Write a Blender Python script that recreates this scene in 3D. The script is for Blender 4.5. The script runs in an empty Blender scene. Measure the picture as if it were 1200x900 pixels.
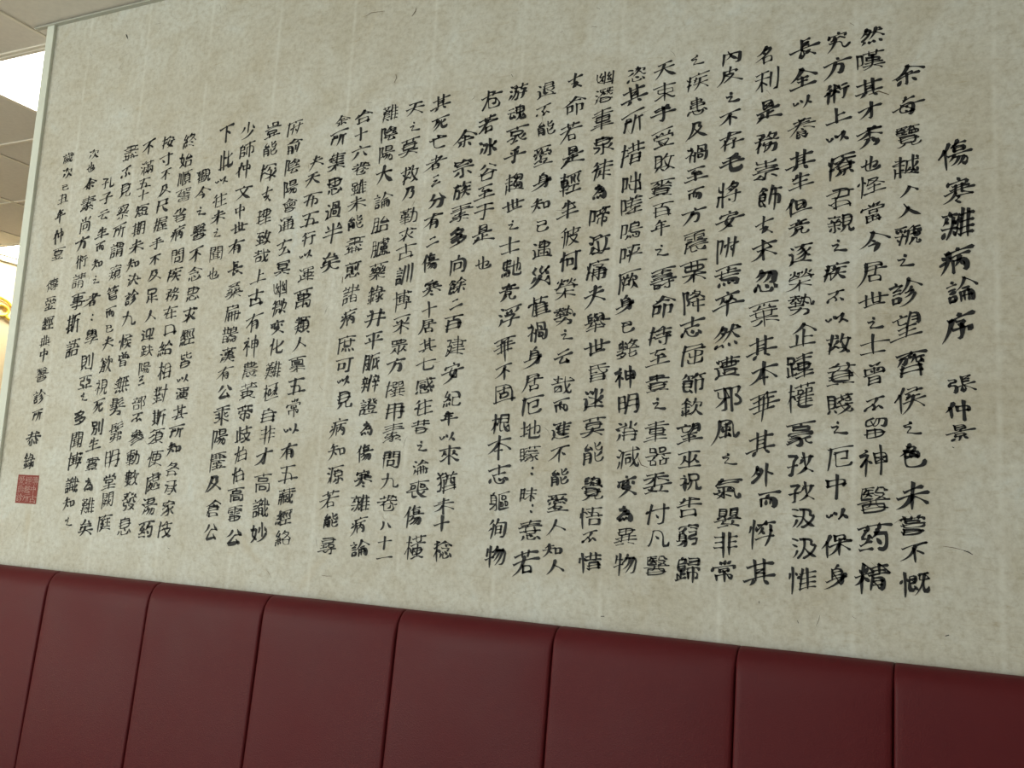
import bpy, bmesh, math, random
from mathutils import Vector, Matrix
# ------------------------------------------------------------------ camera, world, lights
SC = bpy.context.scene
COL = SC.collection
D = 1.697            # distance from the camera to the papered wall
CAM_H = 1.2
cd = bpy.data.cameras.new('camera'); cam = bpy.data.objects.new('camera', cd); COL.objects.link(cam)
XA = Vector((0.90496408, -0.00812147, -0.42541046)); YA = Vector((0.42196112, 0.14559517, 0.89484684)); ZA = Vector((0.05467023, -0.98931092, 0.13518534))
# world axes written in camera axes (x right, y down, z forward) -> camera matrix
right = Vector((XA[0], YA[0], ZA[0])); down = Vector((XA[1], YA[1], ZA[1])); fwd = Vector((XA[2], YA[2], ZA[2]))
m3 = Matrix((right, -down, -fwd)).transposed()
cam.matrix_world = Matrix.Translation((0, 0, CAM_H)) @ m3.to_4x4()
cd.sensor_width = 36; cd.lens = 36 * 1100 / 1200; cd.clip_start = .05
SC.camera = cam

w = bpy.data.worlds.new('world'); SC.world = w; w.use_nodes = True
w.node_tree.nodes['Background'].inputs[0].default_value = (.80, .90, 1, 1)
w.node_tree.nodes['Background'].inputs[1].default_value = .3
def area(name, loc, rot, sx, sy, power, col):
    l = bpy.data.lights.new(name, 'AREA'); l.shape = 'RECTANGLE'; l.size = sx; l.size_y = sy; l.energy = power; l.color = col
    o = bpy.data.objects.new(name, l); COL.objects.link(o); o.location = loc; o.rotation_euler = rot
    return o
# daylight entering through the shop front behind the camera, plus added fill at left
area('window_daylight', (-3.1, -3.40, 1.45), (math.radians(90), 0, math.radians(-14)), 2.2, 1.3, 56, (.92, 1.0, .955))
area('left_fill_daylight', (-4.85, -1.6, 1.35), (math.radians(90), 0, math.radians(-90)), 2.6, 1.7, 46, (.92, 1.0, .955))  # added daylight lamp in front of the solid left wall, no door there
SC.view_settings.view_transform = 'Standard'; SC.view_settings.look = 'None'
SC.view_settings.gamma = 1; SC.view_settings.exposure = 0.45; SC.view_settings.use_curve_mapping = False
PANEL_STRENGTH = 5.0

# ------------------------------------------------------------------ helpers
def mat(name, col, rough=.6, spec=.4, emit=None, es=0, metal=0):
    m = bpy.data.materials.new(name); m.use_nodes = True; b = m.node_tree.nodes['Principled BSDF']
    b.inputs['Base Color'].default_value = (*col, 1); b.inputs['Roughness'].default_value = rough
    b.inputs['Specular IOR Level'].default_value = spec; b.inputs['Metallic'].default_value = metal
    if emit: b.inputs['Emission Color'].default_value = (*emit, 1); b.inputs['Emission Strength'].default_value = es
    return m
class NT:
    def __init__(s, m): s.t = m.node_tree; s.b = s.t.nodes['Principled BSDF']
    def n(s, typ, **k):
        x = s.t.nodes.new(typ)
        for a, v in k.items():
            if a.startswith('i_'): x.inputs[a[2:].replace('_', ' ')].default_value = v
            else: setattr(x, a, v)
        return x
    def l(s, a, b): s.t.links.new(a, b)
    def noise(s, vec, scale, detail=4, rough=.55, dist=0):
        x = s.n('ShaderNodeTexNoise'); s.l(vec, x.inputs['Vector']); x.inputs['Scale'].default_value = scale
        x.inputs['Detail'].default_value = detail; x.inputs['Roughness'].default_value = rough; x.inputs['Distortion'].default_value = dist
        return x.outputs['Fac']
    def ramp(s, fac, stops):
        x = s.n('ShaderNodeValToRGB'); s.l(fac, x.inputs[0]); e = x.color_ramp.elements
        e[0].position, e[0].color = stops[0][0], (*stops[0][1], 1); e[1].position, e[1].color = stops[-1][0], (*stops[-1][1], 1)
        for p, c in stops[1:-1]:
            q = e.new(p); q.color = (*c, 1)
        return x.outputs[0]
    def mix(s, fac, a, b, mode='MIX'):
        x = s.n('ShaderNodeMix', data_type='RGBA', blend_type=mode)
        for i, v in ((0, fac), (6, a), (7, b)):
            if hasattr(v, 'links') or hasattr(v, 'is_linked'): s.l(v, x.inputs[i])
            else: x.inputs[i].default_value = v if i == 0 else (*v, 1)
        return x.outputs[2]
    def math(s, op, a, b=0.0):
        x = s.n('ShaderNodeMath', operation=op)
        for i, v in ((0, a), (1, b)):
            if hasattr(v, 'is_linked'): s.l(v, x.inputs[i])
            else: x.inputs[i].default_value = v
        return x.outputs[0]
    def bump(s, h, strength, dist):
        x = s.n('ShaderNodeBump'); s.l(h, x.inputs['Height']); x.inputs['Strength'].default_value = strength; x.inputs['Distance'].default_value = dist
        s.l(x.outputs[0], s.b.inputs['Normal'])
def link(name, me, m=None, parent=None):
    o = bpy.data.objects.new(name, me); COL.objects.link(o)
    if m and not me.materials: me.materials.append(m)
    if parent: o.parent = parent
    return o
def empty(name, loc, label, cat, group=None):
    o = bpy.data.objects.new(name, None); COL.objects.link(o); o.location = loc; o.empty_display_size = .1
    o['label'] = label; o['category'] = cat
    if group: o['group'] = group
    return o
def mesh(name, v, f):
    me = bpy.data.meshes.new(name); me.from_pydata(v, [], f); me.update(); return me
def box_bm(boxes, bev=0):
    bm = bmesh.new()
    for (x0, y0, z0, x1, y1, z1) in boxes:
        r = bmesh.ops.create_cube(bm, size=1)
        for v in r['verts']: v.co = Vector(((x0 + x1) / 2 + v.co.x * (x1 - x0), (y0 + y1) / 2 + v.co.y * (y1 - y0), (z0 + z1) / 2 + v.co.z * (z1 - z0)))
    if bev: bmesh.ops.bevel(bm, geom=bm.edges[:], offset=bev, segments=2, affect='EDGES', profile=.6)
    return bm
def box(name, b, m, parent=None, bev=0):
    """box given in world metres; b = one box or a list; parts are stored relative to their parent"""
    bs = b if isinstance(b[0], (tuple, list)) else [b]
    bm = box_bm(bs, bev)
    if parent:
        bmesh.ops.translate(bm, vec=-parent.location, verts=bm.verts)
    me = bpy.data.meshes.new(name); bm.to_mesh(me); bm.free()
    return link(name, me, m, parent)
def struct(o): o['kind'] = 'structure'; return o

# ------------------------------------------------------------------ materials
def make_paper():
    m = mat('handmade_paper', (.6, .58, .5), .85, .15); t = NT(m)
    pos = t.n('ShaderNodeNewGeometry').outputs['Position']
    sep = t.n('ShaderNodeSeparateXYZ'); t.l(pos, sep.inputs[0])
    big = t.noise(pos, 2.2, 4, .6); mid = t.noise(pos, 9, 5, .65, .6); fine = t.noise(pos, 75, 5, .7); pulp = t.noise(pos, 260, 3, .6)
    mp = t.n('ShaderNodeMapping'); t.l(pos, mp.inputs[0]); mp.inputs['Scale'].default_value = (1, 1, 5)
    fib = t.noise(mp.outputs[0], 26, 6, .75, 1.2)
    c = t.ramp(mid, [(.30, (.53, .51, .435)), (.45, (.575, .565, .505)), (.62, (.615, .62, .575)), (.75, (.61, .64, .62))])
    c2 = t.ramp(big, [(.35, (.93, .90, .86)), (.65, (1, 1, 1))])
    c = t.mix(1.0, c, c2, 'MULTIPLY')
    c3 = t.ramp(fine, [(.30, (.80, .77, .71)), (.5, (.99, .99, .99)), (.70, (1.10, 1.11, 1.11))]); c = t.mix(.9, c, c3, 'MULTIPLY')
    c4 = t.ramp(fib, [(.30, (.84, .79, .70)), (.44, (1, 1, 1)), (.62, (1, 1, 1)), (.76, (1.12, 1.13, 1.13))]); c = t.mix(.9, c, c4, 'MULTIPLY')
    c5 = t.ramp(pulp, [(.3, (.92, .92, .90)), (.7, (1.04, 1.04, 1.04))]); c = t.mix(.6, c, c5, 'MULTIPLY')
    # tan stains
    st = t.noise(pos, 4.3, 3, .5, 1.5); st = t.ramp(st, [(.66, (0, 0, 0)), (.78, (1, 1, 1))])
    st = t.math('MULTIPLY', st, .38); c = t.mix(st, c, (.50, .43, .30))
    # faint pale laid lines along the joints of the sheets
    x = t.math('ADD', sep.outputs[0], -0.067 + .2222 * 40); fr = t.math('FRACT', t.math('DIVIDE', x, .2222))
    d = t.math('MINIMUM', fr, t.math('SUBTRACT', 1.0, fr))
    nz = t.noise(mp.outputs[0], 5, 2, .5)
    line = t.ramp(d, [(0, (1, 1, 1)), (.010, (.75, .75, .75)), (.030, (0, 0, 0))])
    lf = t.math('MULTIPLY', line, t.ramp(nz, [(.36, (.12,) * 3), (.62, (.38,) * 3)]))
    c = t.mix(lf, c, (.74, .75, .70))
    t.l(c, t.b.inputs['Base Color']); t.bump(t.math('ADD', fine, fib), .25, .002)
    return m
PAPER = make_paper()
INK = mat('black_ink', (.012, .013, .014), .55, .3)
FLECK = mat('brown_fibre', (.10, .07, .04), .8, .1)
SEALRED = mat('seal_red', (.27, .075, .065), .8, .1)
def make_leather():
    m = mat('oxblood_leatherette', (.1, .011, .013), .42, .17); t = NT(m)
    pos = t.n('ShaderNodeNewGeometry').outputs['Position']
    a = t.noise(pos, 3.0, 4, .6); c = t.ramp(a, [(.3, (.086, .0088, .012)), (.7, (.098, .0108, .0142))])
    t.l(c, t.b.inputs['Base Color'])
    v = t.n('ShaderNodeTexVoronoi'); t.l(pos, v.inputs['Vector']); v.inputs['Scale'].default_value = 420
    t.bump(t.math('ADD', v.outputs['Distance'], t.noise(pos, 14, 3)), .18, .0012)
    t.l(t.ramp(t.noise(pos, 6, 3), [(.3, (.42,) * 3), (.7, (.52,) * 3)]), t.b.inputs['Roughness'])
    return m
LEATHER = make_leather()
def make_plaster(name, col, s=30):
    m = mat(name, col, .8, .2); t = NT(m); pos = t.n('ShaderNodeNewGeometry').outputs['Position']
    a = t.noise(pos, s, 4); k = lambda q: tuple(min(1, x * q) for x in col)
    t.l(t.ramp(a, [(.3, k(.95)), (.7, k(1.03))]), t.b.inputs['Base Color']); t.bump(a, .1, .002); return m
TILE = make_plaster('mineral_tile', (.68, .65, .595), 60)
GRID = mat('ceiling_bar_white', (.74, .70, .62), .5, .3)
TRIM = make_plaster('pale_green_white_trim', (.70, .735, .66), 20)
CREAM = make_plaster('cream_wall', (.80, .66, .42), 8)
PART = make_plaster('partition_plaster', (.7, .7, .64), 12)
FLOORM = make_plaster('beige_vinyl', (.56, .50, .42), 4)
GREY = mat('grey_green_metal', (.42, .43, .38), .5, .4)
GOLD = mat('gold_lacquer', (.72, .50, .06), .35, .5)
PANEL = mat('lit_diffuser', (.9, .9, .9), .5, .2, (1, .965, .90), PANEL_STRENGTH)
WASHER = mat('lit_wall_washer', (.9, .9, .9), .5, .2, (1, .95, .84), PANEL_STRENGTH * 3.2)
WOOD = mat('dark_plinth', (.05, .03, .025), .6, .3)

# ------------------------------------------------------------------ setting
XL, XR, YB, YF, H = -4.93, 3.0, -3.5, 6.0, 2.5
PX = -2.325          # free end of the partition
struct(box('floor', (XL, YB, -.1, XR, YF, 0), FLOORM))
struct(box('wall_back', (PX, D, 0, XR, D + .12, H), PART))
struct(box('wall_left', (XL - .1, YB, 0, XL, YF, H), CREAM))
struct(box('wall_far', (XL, YF, 0, XR, YF + .1, H), CREAM))
struct(box('wall_right', (XR, YB, 0, XR + .1, YF, H), PART))
struct(box('wall_front', [(XL, YB - .1, 0, XR, YB, .75), (XL, YB - .1, 2.35, XR, YB, H), (.4, YB - .1, .75, XR, YB, 2.35), (XL, YB - .1, .75, -4.2, YB, 2.35)], PART))
wf = struct(box('window_1', [(-4.2, YB - .08, .75, .4, YB - .02, .81), (-4.2, YB - .08, 2.29, .4, YB - .02, 2.35)] + [(x, YB - .08, .75, x + .06, YB - .02, 2.35) for x in (-4.2, -2.7, -1.2, .34)], GREY))
struct(box('trim_1', (PX, D - .012, 0, PX + .029, D, H), TRIM, bev=.002))       # white corner bead at the free end
struct(box('trim_2', [(PX - .05, D - .016, H - .005, XR, D - .0035, H - .0005)], GREY))   # thin grey strip along the ceiling
struct(box('trim_3', [(XL, 1.2, H - .035, XL + .03, YF, H - .012)], GREY))                # cornice of the cream wall

# suspended ceiling: 52 cm tiles on a bar grid
T = .52; GX0, GY0 = -2.915, 1.771
ceil = struct(box('ceiling', (XL, YB, H + .02, XR, YF, H + .12), GREY))
xs = [GX0 + T * i for i in range(-4, 13)]; ys = [GY0 + T * i for i in range(-11, 9)]
bars = [(x - .006, YB, H - .0005, x + .006, YF, H + .006) for x in xs if XL < x < XR] + [(XL, y - .006, H - .0005, XR, y + .006, H + .006) for y in ys if YB < y < YF]
g = box('ceiling_grid', bars, GRID, ceil)
tile_me = {}
lights = set()
def near(x, y): return round((x - GX0) / T), round((y - GY0) / T)
LIGHTCELLS = [(0, 0), (-4, 3), (0, -4), (4, -4), (0, -8), (4, -8), (0, 4), (-3, 6)]  # after the first two, unseen panels added to brighten the room
for ix in range(-4, 12):
    for iy in range(-11, 9):
        x0, y0 = max(GX0 + T * ix, XL), max(GY0 + T * iy, YB); x1, y1 = min(GX0 + T * (ix + 1), XR), min(GY0 + T * (iy + 1), YF)
        if x1 - x0 < .05 or y1 - y0 < .05: continue
        if (ix, iy) in LIGHTCELLS: continue
        w_, h_ = round(x1 - x0 - .012, 3), round(y1 - y0 - .012, 3)
        if (w_, h_) not in tile_me:
            bm = box_bm([(-w_ / 2, -h_ / 2, 0, w_ / 2, h_ / 2, .012)]); me = bpy.data.meshes.new('ceiling_tile'); bm.to_mesh(me); bm.free(); tile_me[(w_, h_)] = me
        o = link('ceiling_tile', tile_me[(w_, h_)], TILE, ceil); o.location = ((x0 + x1) / 2, (y0 + y1) / 2, H + .004)
for n, (ix, iy) in enumerate(LIGHTCELLS):
    x0, y0 = max(GX0 + T * ix, XL + .01), GY0 + T * iy; x1, y1 = GX0 + T * (ix + 1), y0 + T
    lab = {0: 'glaring white ceiling light panel beside the top of the white wall-end trim', 1: 'small bright ceiling light panel just above the cream wall with the gold scroll',
           2: 'added unseen square ceiling light panel in front of the left end of the red banquette', 3: 'added unseen square ceiling light panel in front of the middle of the red banquette',
           4: 'added unseen square ceiling light panel near the shop window, on the left', 5: 'added unseen square ceiling light panel near the shop window, on the right',
           6: 'added square ceiling light panel hidden behind the papered partition wall', 7: 'added unseen square ceiling light panel at the far end beside the cream wall'}[n]
    t = empty('ceiling_light', ((x0 + x1) / 2, (y0 + y1) / 2, H), lab, 'ceiling light', None if n < 2 else 'added unseen ceiling light panels over the dining room')
    box('frame', [(x0 + .007, y0 + .007, H - .003, x0 + .02, y1 - .007, H + .01), (x1 - .02, y0 + .007, H - .003, x1 - .007, y1 - .007, H + .01), (x0 + .02, y0 + .007, H - .003, x1 - .02, y0 + .02, H + .01), (x0 + .02, y1 - .02, H - .003, x1 - .02, y1 - .007, H + .01)], GRID, t)
    box('diffuser', (x0 + .02, y0 + .02, H, x1 - .02, y1 - .02, H + .008), WASHER if n == 1 else PANEL, t)

# ------------------------------------------------------------------ gold cloud scroll on the cream wall
cl = empty('cloud_ornament', (XL, 3.45, 2.15), 'gold curling cloud scroll ornament fixed high on the bright cream wall', 'ornament')
def tube(name, pts, r, m, parent, res=8):
    pts = [Vector(p) for p in pts]; q = pts
    for _ in range(2):
        n = [q[0]]
        for a, b in zip(q, q[1:]): n += [a.lerp(b, .25), a.lerp(b, .75)]
        n.append(q[-1]); q = n
    v = []; f = []
    for i, p in enumerate(q):
        tg = (q[min(i + 1, len(q) - 1)] - q[max(i - 1, 0)]).normalized(); s = tg.cross(Vector((1, 0, 0))).normalized()
        rr = r * (.55 if i in (0, len(q) - 1) else 1)
        for k in range(res):
            a = 2 * math.pi * k / res; v.append(tuple(p + s * math.cos(a) * rr + Vector((1, 0, 0)) * (math.sin(a) * rr * .8) - parent.location))
    for i in range(len(q) - 1):
        for k in range(res): f.append((i * res + k, i * res + (k + 1) % res, (i + 1) * res + (k + 1) % res, (i + 1) * res + k))
    f.append(tuple(range(res))[::-1]); f.append(tuple((len(q) - 1) * res + k for k in range(res)))
    me = mesh(name, v, f)
    for p in me.polygons: p.use_smooth = True
    return link(name, me, m, parent)
gx = XL + .012
P = lambda *a: [(gx, y, z) for y, z in a]
tube('scroll', P((3.31, 2.20), (3.36, 2.245), (3.44, 2.262), (3.505, 2.252), (3.545, 2.238), (3.565, 2.216), (3.60, 2.214)), .0095, GOLD, cl)
tube('scroll', P((3.46, 2.170), (3.465, 2.205), (3.50, 2.216), (3.54, 2.206), (3.552, 2.180), (3.535, 2.160), (3.50, 2.150), (3.42, 2.150), (3.34, 2.165)), .0095, GOLD, cl)
tube('scroll', P((3.53, 2.162), (3.55, 2.143), (3.585, 2.142), (3.612, 2.162), (3.618, 2.19), (3.60, 2.213)), .0095, GOLD, cl)

# ------------------------------------------------------------------ calligraphy paper on the partition
mural = empty('calligraphy_mural', (PX + .03, D, 0), 'large cream paper wall covering with columns of black handwritten Chinese calligraphy', 'mural')
ML = mural.location
seams = [.067 - .2222 * k for k in range(10, -14, -1)]
edges = [PX + .029] + [s for s in seams if PX + .06 < s < 2.9] + [2.98]
edges.sort()
for a, b in zip(edges, edges[1:]):
    box('paper_strip', (a, D - .003, .02, b, D, H - .001), PAPER, mural)

INK_Y = D - .0036
# strokes: list of polylines in a 128 box, y down
def hsh(*a):
    x=0.
    for i,v in enumerate(a): x+=math.sin(v*12.9898+i*78.233+a[0]*3.17)*43758.5453
    return x-math.floor(x)
def resample(p,step):
    L=[0.]
    for i in range(1,len(p)): L.append(L[-1]+math.dist(p[i],p[i-1]))
    T=L[-1]
    n=max(3,int(T/step)+1);out=[];j=0
    for i in range(n):
        s=T*i/(n-1)
        while j<len(p)-2 and L[j+1]<s:j+=1
        u=(s-L[j])/max(1e-6,L[j+1]-L[j])
        out.append((p[j][0]+(p[j+1][0]-p[j][0])*u,p[j][1]+(p[j+1][1]-p[j][1])*u))
    return out,T
def chaikin(p,r=.28):
    q=[p[0]]
    for i in range(len(p)-1):
        a,b=p[i],p[i+1]
        if i>0:q.append((a[0]+(b[0]-a[0])*r,a[1]+(b[1]-a[1])*r))
        if i<len(p)-2:q.append((b[0]+(a[0]-b[0])*r,b[1]+(a[1]-b[1])*r))
    q.append(p[-1]);return q
def ribbon(p,w):
    n=len(p);Lf=[];Rt=[]
    for i in range(n):
        a=p[max(0,i-1)];b=p[min(n-1,i+1)]
        d=math.dist(a,b) or 1;tx,ty=(b[0]-a[0])/d,(b[1]-a[1])/d
        Lf.append((p[i][0]+ty*w[i],p[i][1]-tx*w[i]));Rt.append((p[i][0]-ty*w[i],p[i][1]+tx*w[i]))
    d=math.dist(p[0],p[1]) or 1;s=((p[0][0]-p[1][0])/d*w[0]*.8+p[0][0],(p[0][1]-p[1][1])/d*w[0]*.8+p[0][1])
    d=math.dist(p[-1],p[-2]) or 1;e=((p[-1][0]-p[-2][0])/d*w[-1]*.9+p[-1][0],(p[-1][1]-p[-2][1])/d*w[-1]*.9+p[-1][1])
    return [s]+Lf+[e]+Rt[::-1],n   # polygon outline
def glyph(S,seed,W=6.,rise=.17,link=.36):
    """returns list of (outline, n) ribbons; box 128"""
    R=lambda k:hsh(seed*1.37+1.1,k)
    sx=.92+.14*R(1);sy=.97+.1*R(2);rot=(R(3)-.5)*.07;wob=3.2
    tot=sum(math.dist(p[i],p[i+1]) for p in S for i in range(len(p)-1))
    W=W*(.80+.42*R(4))*min(1.18,max(.5,(540./max(tot,1.))**.55));out=[];prev=None
    def tf(x,y,k):
        x-=64;y-=64;y*=.92
        x+=wob*.8*math.sin(y*.045+R(5)*6)+(hsh(seed,k,7)-.5)*3
        y+=wob*.8*math.sin(x*.05+R(6)*6)+(hsh(seed,k,8)-.5)*3
        y-=rise*x; x*=sx;y*=sy
        return x*math.cos(rot)-y*math.sin(rot),x*math.sin(rot)+y*math.cos(rot)
    for k,s in enumerate(S):
        p=[tf(x,y,k+.01*i) for i,(x,y) in enumerate(s)]
        dx,dy=p[-1][0]-p[0][0],p[-1][1]-p[0][1];D=math.hypot(dx,dy)
        raw,T=resample(p,50)
        if len(p)<4 and T<D*1.12 and T>52:      # long strokes swing out of the frame
            a0=math.degrees(math.atan2(dy,dx));e0,e1=(.07,.10) if a0<35 else (.02,.14) if a0<75 else (.04,.12) if a0<108 else (.0,.16)
            e0*=.4+1.3*hsh(seed,k,31);e1*=.3+1.4*hsh(seed,k,32)
            A,B=p[0],p[-1];p[0]=(A[0]-dx*e0,A[1]-dy*e0+(3 if a0<35 else 0));p[-1]=(B[0]+dx*e1,B[1]+dy*e1-(3 if a0<35 else 0))
            dx,dy=p[-1][0]-p[0][0],p[-1][1]-p[0][1];D=math.hypot(dx,dy);T=D
        a=math.degrees(math.atan2(dy,dx)) # 0 right, 90 down, 135 down-left
        straight=T<D*1.12
        if straight and T>26:
            nx,ny=-dy/max(D,1),dx/max(D,1)
            if a<35: b=-.05*T*(.4+hsh(seed,k,2)) # heng arches up
            elif a>105: b=-.09*T*(.5+hsh(seed,k,2))
            elif a<75: b=.10*T
            else: b=(hsh(seed,k,3)-.5)*.06*T
            q=[]
            for i in range(7):
                u=i/6;
                base=(p[0][0]+dx*u,p[0][1]+dy*u);m=4*u*(1-u)*b
                q.append((base[0]+nx*m,base[1]+ny*m))
            p=q
        else:
            p=chaikin(chaikin(p))
        q,T=resample(p,7.5)
        n=len(q);w=[]
        kind='h' if a<35 else 'n' if a<72 else 'v' if a<108 else 'p'
        if T<24:kind='d'
        ww=W*(.88+.3*hsh(seed,k,11))
        if T>75: ww*=1.08
        for i in range(n):
            u=i/(n-1)
            if kind=='d': v=.42+.75*math.sin(min(1,u*1.15)*math.pi*.62)-.35*max(0,u-.75)*4*.5
            elif kind=='h': v=.66-.38*math.sin(math.pi*min(1,u*1.12))+.3*max(0,u-.72)/.28 if T>30 else .62+.2*u
            elif kind=='v': v=1.08-.34*math.sin(math.pi*u)-.72*max(0,u-.72)/.28*(1 if hsh(seed,k,5)>.35 else .2)
            elif kind=='p': v=1.18*(1-u)**.9+.08
            else: v=.38+.95*math.sin(min(u/.8,1)*math.pi*.5)**2*(1 if u<.8 else 1)-(max(0,u-.8)/.2)*.95
            # press at bends
            if 0<i<n-1:
                a1=math.atan2(q[i][1]-q[i-1][1],q[i][0]-q[i-1][0]);a2=math.atan2(q[i+1][1]-q[i][1],q[i+1][0]-q[i][0])
                t=abs((a2-a1+math.pi)%(2*math.pi)-math.pi);v+=min(.35,t*.35)
            w.append(max(.8,ww*v*.86))
        # brush entry flick at the head of long strokes
        if kind in 'hv' and T>40:
            e=(q[0][0]-W*.7,q[0][1]-W*.75);q=[e]+q;w=[w[0]*.35]+w
        # hooks: occasional exit flick
        if prev is not None and hsh(seed,k,21)<link:
            g=math.dist(prev,q[0])
            if 6<g<62 and not(prev[1]>q[0][1]+45):
                m=((prev[0]+q[0][0])/2+3,(prev[1]+q[0][1])/2-2)
                lq,_=resample(chaikin([prev,m,q[0]]),9)
                lw=[W*(.30+.28*abs(2*i/(len(lq)-1)-1)) for i in range(len(lq))]
                out.append(ribbon(lq,lw))
        out.append(ribbon(q,w));prev=q[-1]
    return out

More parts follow.
